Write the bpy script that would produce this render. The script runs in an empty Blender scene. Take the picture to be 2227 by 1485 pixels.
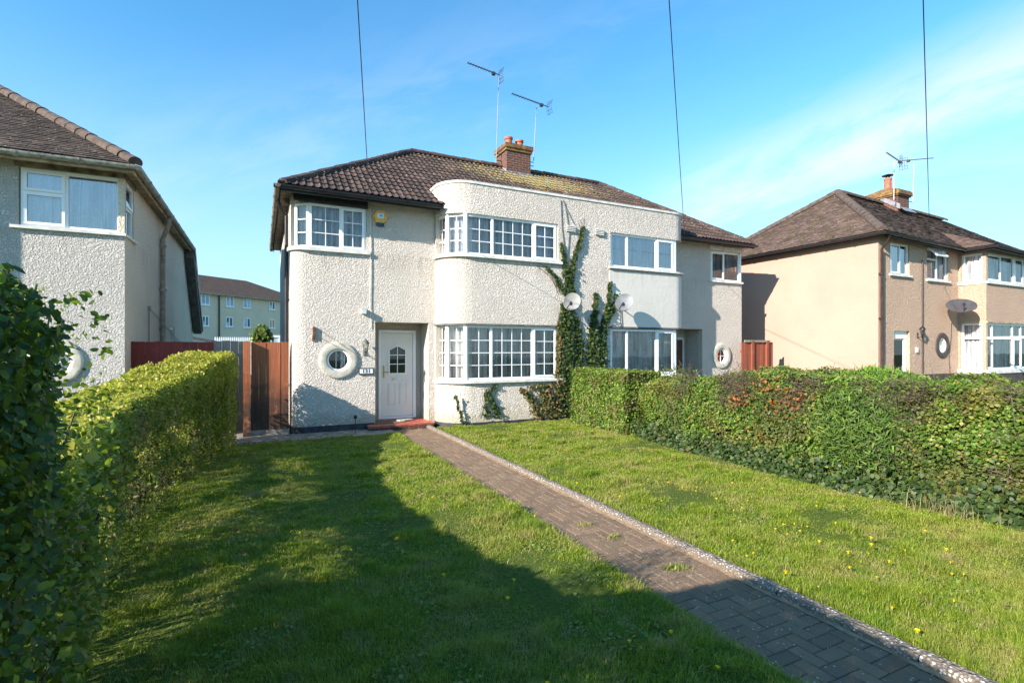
import bpy, math, random
import numpy as np
from mathutils import Vector, Matrix
R = math.radians
PI = math.pi
random.seed(7)
rng = np.random.default_rng(11)

# ------------------------------------------------------------ camera, sky, sun, exposure
sc = bpy.context.scene
COL = sc.collection
FPX = 1110.0; YAW = 26.1; EYE = 1.85; HORIZ = 757.0
cam = bpy.data.cameras.new('camera')
cam.sensor_width = 36.0
cam.lens = FPX / 2227.0 * 36.0
cam.shift_y = (HORIZ - 742.5) / 2227.0
cam.clip_start = 0.05; cam.clip_end = 3000
camo = bpy.data.objects.new('camera', cam)
camo.location = (0, 0, EYE)
camo.rotation_euler = (R(90), 0, R(-YAW))
COL.objects.link(camo)
sc.camera = camo

SUN_AZ = 72.5      # degrees from the street direction (-Y) towards -X
SUN_EL = 25.0
tosun = Vector((-math.sin(R(SUN_AZ)) * math.cos(R(SUN_EL)), -math.cos(R(SUN_AZ)) * math.cos(R(SUN_EL)), math.sin(R(SUN_EL))))
sun = bpy.data.lights.new('sun', 'SUN')
sun.energy = 4.5; sun.angle = R(0.53); sun.color = (1.0, 0.91, 0.80)
suno = bpy.data.objects.new('sun', sun)
suno.rotation_euler = tosun.to_track_quat('Z', 'Y').to_euler()
suno.location = (-20, -8, 15)
COL.objects.link(suno)

sc.view_settings.view_transform = 'Standard'
sc.view_settings.look = 'None'
sc.view_settings.exposure = 1.37
sc.view_settings.gamma = 1.0
sc.view_settings.use_curve_mapping = False
sc.render.engine = 'CYCLES'
sc.cycles.max_bounces = 8
sc.cycles.transparent_max_bounces = 16

SY, CY = math.sin(R(YAW)), math.cos(R(YAW))
def ray(u, v):
    r = (u - 1113.5) / FPX; s = (HORIZ - v) / FPX
    return Vector((SY + r * CY, CY - r * SY, s))
def XonY(u, Y):                 # X of the image column u on a wall plane Y = const
    d = ray(u, 757); return d.x / d.y * Y
def YonX(u, X):
    d = ray(u, 757); return d.y / d.x * X
def ZonY(u, v, Y):
    d = ray(u, v); return EYE + d.z / d.y * Y
def ZonX(u, v, X):
    d = ray(u, v); return EYE + d.z / d.x * X
def gnd(u, v, z=0.0):
    d = ray(u, v); t = (z - EYE) / d.z
    return (d.x * t, d.y * t)

# world ------------------------------------------------------------
w = bpy.data.worlds.new('World'); sc.world = w; w.use_nodes = True
nt = w.node_tree; nt.nodes.clear()
def N(nt, typ, **kw):
    n = nt.nodes.new(typ)
    for k, val in kw.items():
        if k in n.inputs.keys() if hasattr(n.inputs, 'keys') else False:
            n.inputs[k].default_value = val
        else:
            setattr(n, k, val)
    return n
def L(nt, a, ao, b, bi): nt.links.new(a.outputs[ao], b.inputs[bi])
wout = N(nt, 'ShaderNodeOutputWorld'); wbg = N(nt, 'ShaderNodeBackground'); wbg.inputs['Strength'].default_value = 0.15
sky = N(nt, 'ShaderNodeTexSky'); sky.sky_type = 'NISHITA'; sky.sun_disc = False
sky.sun_elevation = R(SUN_EL); sky.sun_rotation = math.atan2(tosun.x, tosun.y)
sky.altitude = 50; sky.air_density = 1.0; sky.dust_density = 0.25; sky.ozone_density = 1.6
hs = N(nt, 'ShaderNodeHueSaturation'); hs.inputs['Saturation'].default_value = 1.12; hs.inputs['Hue'].default_value = 0.495
L(nt, sky, 0, hs, 'Color')
tc = N(nt, 'ShaderNodeTexCoord')
def vmath(nt, op, a=None, b=None):
    n = N(nt, 'ShaderNodeVectorMath', operation=op)
    for i, s in enumerate((a, b)):
        if s is None: continue
        if isinstance(s, (tuple, Vector)): n.inputs[i].default_value = tuple(s)
        else: nt.links.new(s, n.inputs[i])
    return n
def mth(nt, op, a=None, b=None, c=None, clamp=False):
    n = N(nt, 'ShaderNodeMath', operation=op); n.use_clamp = clamp
    for i, s in enumerate((a, b, c)):
        if s is None: continue
        if isinstance(s, (int, float)): n.inputs[i].default_value = s
        else: nt.links.new(s, n.inputs[i])
    return n.outputs[0]
def maprange(nt, val, a, b, c=0.0, d=1.0, smooth=True):
    n = N(nt, 'ShaderNodeMapRange'); n.interpolation_type = 'SMOOTHSTEP' if smooth else 'LINEAR'
    nt.links.new(val, n.inputs[0])
    for i, x in enumerate((a, b, c, d)): n.inputs[i + 1].default_value = x
    return n.outputs[0]
DIR = tc.outputs['Generated']
def streak(ua, va, ub, vb, wid, ext, noise_sc, lo, hi):
    A = ray(ua, va).normalized(); B = ray(ub, vb).normalized()
    n = A.cross(B).normalized(); c = (A + B).normalized(); t = (B - A).normalized()
    dn = vmath(nt, 'DOT_PRODUCT', DIR, n).outputs['Value']
    dt = vmath(nt, 'DOT_PRODUCT', DIR, t).outputs['Value']
    dc = vmath(nt, 'DOT_PRODUCT', DIR, c).outputs['Value']
    comb = N(nt, 'ShaderNodeCombineXYZ')
    nt.links.new(mth(nt, 'MULTIPLY', dt, noise_sc), comb.inputs[0])
    nt.links.new(mth(nt, 'MULTIPLY', dn, noise_sc * 3.2), comb.inputs[1])
    nz = N(nt, 'ShaderNodeTexNoise'); nz.inputs['Scale'].default_value = 1.0; nz.inputs['Detail'].default_value = 8; nz.inputs['Roughness'].default_value = 0.62
    nz.inputs['Distortion'].default_value = 0.35
    nt.links.new(comb.outputs[0], nz.inputs['Vector'])
    off = mth(nt, 'MULTIPLY_ADD', mth(nt, 'SUBTRACT', nz.outputs[0], 0.5), wid * 1.5, dn)
    g = maprange(nt, mth(nt, 'ABSOLUTE', off), 0.0, wid, 1.0, 0.0)
    e = maprange(nt, mth(nt, 'ABSOLUTE', dt), ext * 0.5, ext, 1.0, 0.0)
    f = maprange(nt, dc, 0.1, 0.5)
    k = maprange(nt, nz.outputs[0], lo, hi)
    return mth(nt, 'MULTIPLY', mth(nt, 'MULTIPLY', g, e), mth(nt, 'MULTIPLY', f, k))
s1 = mth(nt, 'MULTIPLY', streak(2300, 100, 1660, 380, 0.10, 0.44, 4.0, 0.22, 0.68), 1.0)
s2 = mth(nt, 'MULTIPLY', streak(900, 180, 430, 330, 0.16, 0.55, 5.0, 0.30, 0.8), 0.24)
s3 = mth(nt, 'MULTIPLY', streak(1450, 20, 700, 170, 0.12, 0.5, 5.5, 0.36, 0.85), 0.15)
s4 = mth(nt, 'MULTIPLY', streak(2300, 330, 1500, 470, 0.10, 0.5, 5.5, 0.35, 0.75), 0.3)
cm = mth(nt, 'MAXIMUM', mth(nt, 'MAXIMUM', s1, s2), mth(nt, 'MAXIMUM', s3, s4), clamp=False)
cmc = mth(nt, 'MULTIPLY', cm, 0.8, clamp=True)
sep = N(nt, 'ShaderNodeSeparateXYZ'); nt.links.new(DIR, sep.inputs[0])
hz = maprange(nt, sep.outputs[2], -0.02, 0.50, 0.80, 0.0)     # pale air towards the horizon
mixh = N(nt, 'ShaderNodeMix', data_type='RGBA'); nt.links.new(hz, mixh.inputs['Factor'])
gr = N(nt, 'ShaderNodeMix', data_type='RGBA', blend_type='MULTIPLY'); gr.inputs['Factor'].default_value = 1.0; L(nt, hs, 'Color', gr, 'A'); gr.inputs['B'].default_value = (0.44, 0.77, 0.87, 1)
L(nt, gr, 'Result', mixh, 'A'); mixh.inputs['B'].default_value = (1.75, 2.3, 2.75, 1)
mixc = N(nt, 'ShaderNodeMix', data_type='RGBA'); nt.links.new(cmc, mixc.inputs['Factor'])
L(nt, mixh, 'Result', mixc, 'A'); mixc.inputs['B'].default_value = (2.75, 2.9, 3.0, 1)
L(nt, mixc, 'Result', wbg, 'Color'); L(nt, wbg, 0, wout, 0)

# ------------------------------------------------------------ materials
MATS = {}
def newmat(name):
    m = bpy.data.materials.new(name); m.use_nodes = True
    nt = m.node_tree; b = nt.nodes['Principled BSDF']; MATS[name] = m
    return m, nt, b
def rgb(c): return (c[0], c[1], c[2], 1.0)
def pos(nt):
    return N(nt, 'ShaderNodeNewGeometry').outputs['Position']
def noise(nt, vec, scale, detail=4, rough=0.55, dist=0.0, out=0):
    n = N(nt, 'ShaderNodeTexNoise'); n.inputs['Scale'].default_value = scale
    n.inputs['Detail'].default_value = detail; n.inputs['Roughness'].default_value = rough; n.inputs['Distortion'].default_value = dist
    if vec is not None: nt.links.new(vec, n.inputs['Vector'])
    return n.outputs[out]
def voro(nt, vec, scale, feature='F1', out='Distance', rand=1.0):
    n = N(nt, 'ShaderNodeTexVoronoi'); n.feature = feature; n.inputs['Scale'].default_value = scale
    n.inputs['Randomness'].default_value = rand
    nt.links.new(vec, n.inputs['Vector']); return n.outputs[out]
def ramp(nt, val, stops):
    n = N(nt, 'ShaderNodeValToRGB'); nt.links.new(val, n.inputs[0])
    el = n.color_ramp.elements
    el[0].position, el[0].color = stops[0][0], rgb(stops[0][1])
    el[1].position, el[1].color = stops[-1][0], rgb(stops[-1][1])
    for p, c in stops[1:-1]:
        e = el.new(p); e.color = rgb(c)
    return n.outputs[0]
def mixc_(nt, fac, a, b, mode='MIX'):
    n = N(nt, 'ShaderNodeMix', data_type='RGBA', blend_type=mode)
    if isinstance(fac, (int, float)): n.inputs['Factor'].default_value = fac
    else: nt.links.new(fac, n.inputs['Factor'])
    for nm, s in (('A', a), ('B', b)):
        if isinstance(s, tuple): n.inputs[nm].default_value = rgb(s)
        else: nt.links.new(s, n.inputs[nm])
    return n.outputs['Result']
def bump(nt, b, h, dist=0.01, strength=1.0, prev=None):
    n = N(nt, 'ShaderNodeBump'); n.inputs['Strength'].default_value = strength; n.inputs['Distance'].default_value = dist
    nt.links.new(h, n.inputs['Height'])
    if prev is not None: nt.links.new(prev, n.inputs['Normal'])
    nt.links.new(n.outputs[0], b.inputs['Normal']); return n.outputs[0]
def plain(name, col, rough=0.5, var=0.12, scale=6, metal=0.0, bscale=0, bdist=0.002, spec=0.5):
    m, nt, b = newmat(name); p = pos(nt)
    n = noise(nt, p, scale)
    d = tuple(c * (1 - var * 1.6) for c in col); e = tuple(min(1, c * (1 + var)) for c in col)
    c = ramp(nt, n, [(0.3, d), (0.7, e)])
    nt.links.new(c, b.inputs['Base Color']); b.inputs['Roughness'].default_value = rough; b.inputs['Metallic'].default_value = metal
    b.inputs['Specular IOR Level'].default_value = spec
    if bscale: bump(nt, b, noise(nt, p, bscale), bdist)
    return m
def roughcast(name, col, lump=0.012, sc=20.0, stain=(0.55, 0.47, 0.36), stain_amt=0.35, smooth=False):
    m, nt, b = newmat(name); p = pos(nt)
    big = noise(nt, p, 0.7, 5, 0.6)
    fine = noise(nt, p, 60, 2)
    c0 = ramp(nt, big, [(0.3, tuple(x * 0.88 for x in col)), (0.7, col)])
    c1 = mixc_(nt, maprange(nt, noise(nt, p, 2.3, 6, 0.7), 0.56, 0.80, 0, stain_amt), c0, stain)
    # run-off streaks, stretched in z
    mp = N(nt, 'ShaderNodeMapping'); nt.links.new(p, mp.inputs[0]); mp.inputs['Scale'].default_value = (5, 5, 0.5)
    c2 = mixc_(nt, maprange(nt, noise(nt, mp.outputs[0], 1.0, 4, 0.6), 0.6, 0.85, 0, stain_amt * 0.7), c1, tuple(x * 0.8 for x in stain))
    # green-grey grime low on the wall and under the eaves
    sz = N(nt, 'ShaderNodeSeparateXYZ'); nt.links.new(p, sz.inputs[0])
    jag = mth(nt, 'MULTIPLY_ADD', noise(nt, p, 3.0, 5, 0.7), -1.1, mth(nt, 'ADD', sz.outputs[2], 0.35))
    low = maprange(nt, jag, 0.0, 0.25, stain_amt * 1.4, 0.0)
    c2b = mixc_(nt, low, c2, (0.50, 0.42, 0.27))
    jag2 = mth(nt, 'MULTIPLY_ADD', noise(nt, p, 2.5, 5, 0.7), 0.7, sz.outputs[2])
    hi = maprange(nt, jag2, 5.3, 5.7, 0.0, 0.0 if smooth else 0.0)
    mp2 = N(nt, 'ShaderNodeMapping'); nt.links.new(p, mp2.inputs[0]); mp2.inputs['Scale'].default_value = (9, 9, 0.9)
    runs = maprange(nt, noise(nt, mp2.outputs[0], 1.0, 5, 0.7), 0.42, 0.72)
    for (za, zb) in ((3.35, 3.97), (5.05, 5.72)):
        band = maprange(nt, sz.outputs[2], za, zb, 0.0, min(1.0, stain_amt * 1.3))
        cut = mth(nt, 'LESS_THAN', sz.outputs[2], zb + 0.05)
        c2b = mixc_(nt, mth(nt, 'MULTIPLY', mth(nt, 'MULTIPLY', band, cut), runs), c2b, (0.33, 0.29, 0.22))
    c3 = mixc_(nt, maprange(nt, fine, 0.35, 0.65, 0.0, 0.12), c2b, tuple(x * 0.7 for x in col))
    nt.links.new(c3, b.inputs['Base Color']); b.inputs['Roughness'].default_value = 0.92; b.inputs['Specular IOR Level'].default_value = 0.15
    dn = N(nt, 'ShaderNodeTexNoise'); dn.inputs['Scale'].default_value = sc * 0.6; nt.links.new(p, dn.inputs['Vector'])
    warp = vmath(nt, 'ADD', p, vmath(nt, 'SCALE', dn.outputs['Color']).outputs[0])
    warp.inputs[1].default_value = (0, 0, 0)
    sca = vmath(nt, 'SCALE', dn.outputs['Color']); sca.inputs['Scale'].default_value = 0.03
    nt.links.new(sca.outputs[0], warp.inputs[1])
    v = voro(nt, warp.outputs[0], sc, 'SMOOTH_F1')
    n1 = noise(nt, warp.outputs[0], sc * 1.15, 3, 0.6)
    lump_ = maprange(nt, n1, 0.36, 0.62)
    h = mth(nt, 'ADD', mth(nt, 'MULTIPLY', lump_, 0.75), mth(nt, 'ADD', mth(nt, 'MULTIPLY', v, -0.5), mth(nt, 'MULTIPLY', noise(nt, p, sc * 3.2, 3, 0.6), 0.35)))
    if smooth:
        bump(nt, b, noise(nt, p, 9, 6, 0.6), lump)
    else:
        bump(nt, b, h, lump)
    return m
WHITE = (0.86, 0.775, 0.69)
roughcast('render_white', WHITE, 0.036, 30)
roughcast('render_grey_white', (0.72, 0.65, 0.58), 0.025, 30, stain_amt=0.25)
roughcast('render_smooth_panel', (0.70, 0.65, 0.59), 0.006, 10, smooth=True, stain_amt=0.3)
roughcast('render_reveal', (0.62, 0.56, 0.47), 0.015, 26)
roughcast('render_left_front', (0.74, 0.69, 0.64), 0.036, 30, stain_amt=0.25)
roughcast('render_left_side', (0.80, 0.68, 0.53), 0.015, 20, stain_amt=0.3)
roughcast('render_peach', (0.45, 0.30, 0.235), 0.008, 12, stain=(0.36, 0.22, 0.15), smooth=True, stain_amt=0.3)
roughcast('render_tan', (0.60, 0.42, 0.31), 0.026, 24, stain=(0.45, 0.3, 0.22), stain_amt=0.3)
roughcast('render_flats', (0.80, 0.65, 0.47), 0.004, 12, smooth=True, stain_amt=0.1)
plain('black_paint', (0.018, 0.018, 0.022), 0.45, 0.3, 8)
plain('plinth_black', (0.035, 0.036, 0.045), 0.7, 0.4, 6, bscale=20, bdist=0.01)
plain('plinth_brown', (0.07, 0.05, 0.045), 0.7, 0.3, 6)
plain('upvc', (0.84, 0.84, 0.84), 0.28, 0.03, 3)
plain('upvc_door', (0.78, 0.73, 0.67), 0.35, 0.03, 3)
plain('sill_white', (0.70, 0.68, 0.63), 0.65, 0.14, 7)
plain('surround', (0.56, 0.52, 0.43), 0.85, 0.2, 5, bscale=25, bdist=0.006)
plain('brass', (0.55, 0.36, 0.10), 0.3, 0.1, 9, metal=0.9)
plain('gasket', (0.05, 0.05, 0.05), 0.6, 0.1)
plain('gutter_grey', (0.34, 0.33, 0.29), 0.6, 0.35, 14)
plain('soffit_beige', (0.42, 0.33, 0.23), 0.8, 0.35, 5, bscale=30)
plain('soffit_weathered', (0.20, 0.16, 0.12), 0.85, 0.45, 7, bscale=30)
plain('barge_dark', (0.13, 0.12, 0.11), 0.8, 0.3, 7)
plain('mortar', (0.33, 0.30, 0.27), 0.9, 0.3, 9, bscale=40, bdist=0.006)
plain('mortar_red', (0.095, 0.066, 0.052), 0.9, 0.35, 9, bscale=40, bdist=0.006)
plain('lead', (0.22, 0.22, 0.24), 0.55, 0.2, 9)
plain('terracotta', (0.46, 0.13, 0.07), 0.75, 0.3, 12, bscale=30)
plain('galvanised', (0.33, 0.33, 0.33), 0.5, 0.15, 10, metal=0.4)
plain('aerial_dark', (0.06, 0.06, 0.065), 0.5, 0.2, 10, metal=0.3)
plain('cable_black', (0.03, 0.03, 0.035), 0.6, 0.1)
plain('cable_grey', (0.25, 0.25, 0.24), 0.6, 0.1)
plain('dish_pale', (0.27, 0.262, 0.24), 0.5, 0.12, 7)
plain('dish_grey', (0.22, 0.227, 0.235), 0.45, 0.25, 5)
plain('dish_dark', (0.07, 0.065, 0.07), 0.35, 0.2, 6)
plain('lnb_black', (0.02, 0.02, 0.022), 0.4, 0.1)
plain('alarm_yellow', (0.80, 0.40, 0.02), 0.4, 0.1, 9)
plain('alarm_blue', (0.015, 0.02, 0.10), 0.25, 0.1)
plain('label_pale', (0.55, 0.68, 0.85), 0.4, 0.1, 30)
plain('label_ink', (0.02, 0.03, 0.07), 0.5, 0.1)
plain('lantern_green', (0.09, 0.11, 0.09), 0.5, 0.5, 30)
plain('lantern_black', (0.02, 0.02, 0.02), 0.4, 0.2)
plain('tile_white', (0.85, 0.85, 0.84), 0.2, 0.03)
plain('tile_blue', (0.02, 0.02, 0.09), 0.3, 0.03)
plain('sign_frame', (0.06, 0.035, 0.025), 0.6, 0.3, 30)
plain('box_pale', (0.55, 0.58, 0.57), 0.5, 0.05)
plain('step_red', (0.42, 0.10, 0.06), 0.55, 0.3, 9, bscale=30)
plain('mat_brown', (0.16, 0.10, 0.06), 0.95, 0.4, 40, bscale=150, bdist=0.006)
plain('stone_slab', (0.42, 0.38, 0.33), 0.8, 0.2, 20)
plain('sand', (0.34, 0.23, 0.14), 0.95, 0.25, 12, bscale=60, bdist=0.006, spec=0.1)
plain('concrete', (0.25, 0.22, 0.18), 0.9, 0.35, 7, bscale=50, bdist=0.006)
plain('door_brown', (0.13, 0.045, 0.025), 0.5, 0.3, 8)
plain('curtain_lilac', (0.50, 0.47, 0.62), 0.9, 0.2, 4)
plain('interior', (0.16, 0.13, 0.11), 0.9, 0.3, 2)
plain('rust', (0.22, 0.07, 0.03), 0.9, 0.4, 20)
plain('orange_card', (0.75, 0.36, 0.15), 0.7, 0.2, 6)
plain('red_card', (0.60, 0.12, 0.10), 0.7, 0.3, 14)
plain('tarmac', (0.06, 0.06, 0.062), 0.9, 0.3, 20, bscale=80, bdist=0.004)
plain('felt_dark', (0.07, 0.075, 0.085), 0.9, 0.3, 9)
plain('steel_white', (0.75, 0.76, 0.78), 0.5, 0.1)
plain('pipe_cream', (0.36, 0.31, 0.25), 0.6, 0.3, 9)
plain('brown_pipe', (0.05, 0.025, 0.02), 0.5, 0.3, 9)
plain('twig', (0.12, 0.085, 0.055), 0.9, 0.4, 30)
plain('twig_dark', (0.05, 0.04, 0.025), 0.9, 0.4, 30)
plain('vase_blue', (0.02, 0.28, 0.42), 0.3, 0.2, 30)

def brickmat(name, c1, c2, mortar, lichen=0.0):
    m, nt, b = newmat(name); p = pos(nt)
    s = N(nt, 'ShaderNodeSeparateXYZ'); nt.links.new(p, s.inputs[0])
    cb = N(nt, 'ShaderNodeCombineXYZ'); nt.links.new(mth(nt, 'ADD', s.outputs[0], s.outputs[1]), cb.inputs[0]); nt.links.new(s.outputs[2], cb.inputs[1])
    br = N(nt, 'ShaderNodeTexBrick'); nt.links.new(cb.outputs[0], br.inputs['Vector'])
    br.inputs['Color1'].default_value = rgb(c1); br.inputs['Color2'].default_value = rgb(c2); br.inputs['Mortar'].default_value = rgb(mortar)
    br.inputs['Scale'].default_value = 1.0; br.inputs['Mortar Size'].default_value = 0.007; br.inputs['Brick Width'].default_value = 0.225; br.inputs['Row Height'].default_value = 0.075
    br.inputs['Bias'].default_value = -0.1
    c = mixc_(nt, maprange(nt, noise(nt, p, 14, 5), 0.4, 0.75, 0, 0.5), br.outputs['Color'], tuple(x * 0.4 for x in c1))
    if lichen:
        c = mixc_(nt, maprange(nt, noise(nt, p, 6, 6, 0.65), 0.50 , 0.62, 0, lichen), c, (0.26, 0.19, 0.03))
    nt.links.new(c, b.inputs['Base Color']); b.inputs['Roughness'].default_value = 0.9
    h = mth(nt, 'SUBTRACT', noise(nt, p, 60), br.outputs['Fac'])
    bump(nt, b, h, 0.012)
brickmat('brick', (0.15, 0.05, 0.028), (0.09, 0.035, 0.025), (0.24, 0.2, 0.16))
brickmat('brick_lichen', (0.20, 0.08, 0.04), (0.14, 0.05, 0.03), (0.22, 0.18, 0.10), 0.9)
brickmat('brick_red_far', (0.17, 0.045, 0.03), (0.14, 0.04, 0.03), (0.16, 0.08, 0.06))

def tilemat(name, stops, spot=(0.5, 0.47, 0.42), lichen_at=None, moss=0.0):
    m, nt, b = newmat(name); p = pos(nt)
    at = N(nt, 'ShaderNodeAttribute'); at.attribute_name = 'rnd'
    c = ramp(nt, at.outputs['Fac'], stops)
    c = mixc_(nt, maprange(nt, noise(nt, p, 1.6, 5, 0.6), 0.35, 0.7, 0, 0.45), c, tuple(x * 0.45 for x in stops[0][1]))
    sp = noise(nt, p, 22, 3, 0.5)
    c = mixc_(nt, maprange(nt, sp, 0.66, 0.70, 0, 0.75), c, spot)
    if moss:
        c = mixc_(nt, maprange(nt, noise(nt, p, 2.6, 7, 0.75), 0.5, 0.62, 0, moss), c, (0.075, 0.07, 0.02))
    if lichen_at:
        (cx, cy, cz, rx, rz) = lichen_at
        d = vmath(nt, 'MULTIPLY', vmath(nt, 'SUBTRACT', p, (cx, cy, cz)).outputs[0], (1 / rx, 1 / rz, 1 / rz))
        ln = vmath(nt, 'LENGTH', d.outputs[0]).outputs['Value']
        k = mth(nt, 'MULTIPLY_ADD', noise(nt, p, 1.7, 5, 0.6), 1.2, mth(nt, 'MULTIPLY', ln, -1.0))
        m1 = maprange(nt, mth(nt, 'ADD', k, mth(nt, 'MULTIPLY_ADD', noise(nt, p, 11, 5, 0.75), 3.6, -1.9)), -0.30, 0.25)
        lc = ramp(nt, noise(nt, p, 8, 4), [(0.35, (0.34, 0.19, 0.02)), (0.47, (0.20, 0.16, 0.05)), (0.58, (0.27, 0.27, 0.19)), (0.7, (0.10, 0.08, 0.04))])
        c = mixc_(nt, mth(nt, 'MULTIPLY', m1, 0.9), c, lc)
    nt.links.new(c, b.inputs['Base Color']); b.inputs['Roughness'].default_value = 0.85; b.inputs['Specular IOR Level'].default_value = 0.25
    bump(nt, b, noise(nt, p, 45, 4, 0.6), 0.006)
tilemat('tiles_main', [(0.0, (0.050, 0.036, 0.031)), (0.5, (0.072, 0.048, 0.040)), (1.0, (0.11, 0.072, 0.058))], lichen_at=(7.9, 14.4, 7.2, 3.3, 1.25))
tilemat('tiles_left', [(0.0, (0.055, 0.042, 0.034)), (0.5, (0.08, 0.058, 0.046)), (1.0, (0.12, 0.085, 0.065))])
tilemat('tiles_right', [(0.0, (0.085, 0.058, 0.047)), (0.5, (0.12, 0.077, 0.062)), (1.0, (0.18, 0.12, 0.095))], moss=0.55, lichen_at=(19.4, 11.8, 7.7, 0.8, 0.3))
tilemat('tiles_far', [(0.0, (0.09, 0.06, 0.045)), (1.0, (0.11, 0.07, 0.05))])

def woodmat(name, c, dark, wear=0.3):
    m, nt, b = newmat(name); p = pos(nt)
    at = N(nt, 'ShaderNodeAttribute'); at.attribute_name = 'rnd'
    mp = N(nt, 'ShaderNodeMapping'); nt.links.new(p, mp.inputs[0]); mp.inputs['Scale'].default_value = (40, 40, 1.5)
    g = noise(nt, mp.outputs[0], 1.0, 5, 0.6)
    col = ramp(nt, g, [(0.3, dark), (0.62, c)])
    col = mixc_(nt, maprange(nt, at.outputs['Fac'], 0, 1, 0, 0.35, False), col, tuple(x * 0.6 for x in dark))
    s = N(nt, 'ShaderNodeSeparateXYZ'); nt.links.new(p, s.inputs[0])
    jag = mth(nt, 'MULTIPLY_ADD', noise(nt, p, 3.5, 6, 0.7), -1.6, s.outputs[2])
    col = mixc_(nt, maprange(nt, jag, -0.4, 0.75, wear, 0.0), col, (0.035, 0.022, 0.016))
    col = mixc_(nt, maprange(nt, noise(nt, p, 5, 6, 0.7), 0.56, 0.7, 0, 0.35), col, tuple(min(1, x * 1.5 + 0.05) for x in c))
    nt.links.new(col, b.inputs['Base Color']); b.inputs['Roughness'].default_value = 0.75
    bump(nt, b, g, 0.004)
woodmat('wood_orange', (0.50, 0.15, 0.055), (0.26, 0.07, 0.025), 0.9)
woodmat('wood_red', (0.24, 0.028, 0.018), (0.15, 0.018, 0.014), 0.3)
woodmat('wood_grey', (0.34, 0.31, 0.25), (0.19, 0.17, 0.13), 0.2)
woodmat('wood_redbrown', (0.33, 0.085, 0.04), (0.19, 0.05, 0.03), 0.2)

def glassmat(name, refl=0.16, tint=(1, 1, 1)):
    m, nt, b = newmat(name); nt.nodes.remove(b)
    out = nt.nodes['Material Output']
    t = N(nt, 'ShaderNodeBsdfTransparent'); t.inputs[0].default_value = rgb(tint)
    g = N(nt, 'ShaderNodeBsdfGlossy'); g.inputs['Roughness'].default_value = 0.0
    fr = N(nt, 'ShaderNodeFresnel'); fr.inputs['IOR'].default_value = 1.5
    p = pos(nt)
    bp = N(nt, 'ShaderNodeBump'); bp.inputs['Distance'].default_value = 0.004; bp.inputs['Strength'].default_value = 0.5
    nt.links.new(noise(nt, p, 1.3, 1), bp.inputs['Height']); nt.links.new(bp.outputs[0], g.inputs['Normal'])
    f = mth(nt, 'ADD', fr.outputs[0], refl, clamp=True)
    mx = N(nt, 'ShaderNodeMixShader'); nt.links.new(f, mx.inputs[0]); L(nt, t, 0, mx, 1); L(nt, g, 0, mx, 2); L(nt, mx, 0, out, 0)
glassmat('glass', 0.06)
glassmat('glass_sky', 0.30)
glassmat('glass_dark', 0.05, (0.25, 0.25, 0.27))

def netmat(name, col, alpha=0.82):
    m, nt, b = newmat(name); out = nt.nodes['Material Output']; nt.nodes.remove(b)
    p = pos(nt)
    d = N(nt, 'ShaderNodeBsdfDiffuse'); tl = N(nt, 'ShaderNodeBsdfTranslucent'); t = N(nt, 'ShaderNodeBsdfTransparent')
    s = N(nt, 'ShaderNodeSeparateXYZ'); nt.links.new(p, s.inputs[0])
    cb = N(nt, 'ShaderNodeCombineXYZ'); nt.links.new(mth(nt, 'ADD', s.outputs[0], s.outputs[1]), cb.inputs[0]); nt.links.new(s.outputs[2], cb.inputs[1])
    v = voro(nt, cb.outputs[0], 14.0)
    mp = N(nt, 'ShaderNodeMapping'); nt.links.new(cb.outputs[0], mp.inputs[0]); mp.inputs['Scale'].default_value = (16, 0.7, 1)
    folds = noise(nt, mp.outputs[0], 1.0, 3, 0.6)
    c = ramp(nt, folds, [(0.35, tuple(x * 0.66 for x in col)), (0.58, col)])  # shading of the folds put into the net colour
    nt.links.new(c, d.inputs[0]); nt.links.new(c, tl.inputs[0])
    m1 = N(nt, 'ShaderNodeMixShader'); m1.inputs[0].default_value = 0.35; L(nt, d, 0, m1, 1); L(nt, tl, 0, m1, 2)
    a = mth(nt, 'ADD', maprange(nt, folds, 0.3, 0.65, alpha - 0.45, alpha), maprange(nt, v, 0.1, 0.35, 0.1, -0.1), clamp=True)
    m2 = N(nt, 'ShaderNodeMixShader'); nt.links.new(a, m2.inputs[0]); L(nt, t, 0, m2, 1); L(nt, m1, 0, m2, 2)
    L(nt, m2, 0, out, 0)
netmat('net_white', (0.92, 0.93, 0.97), 1.05)
netmat('net_thin', (0.97, 0.97, 0.97), 0.97)
netmat('net_grey', (0.55, 0.55, 0.55), 0.9)

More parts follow.
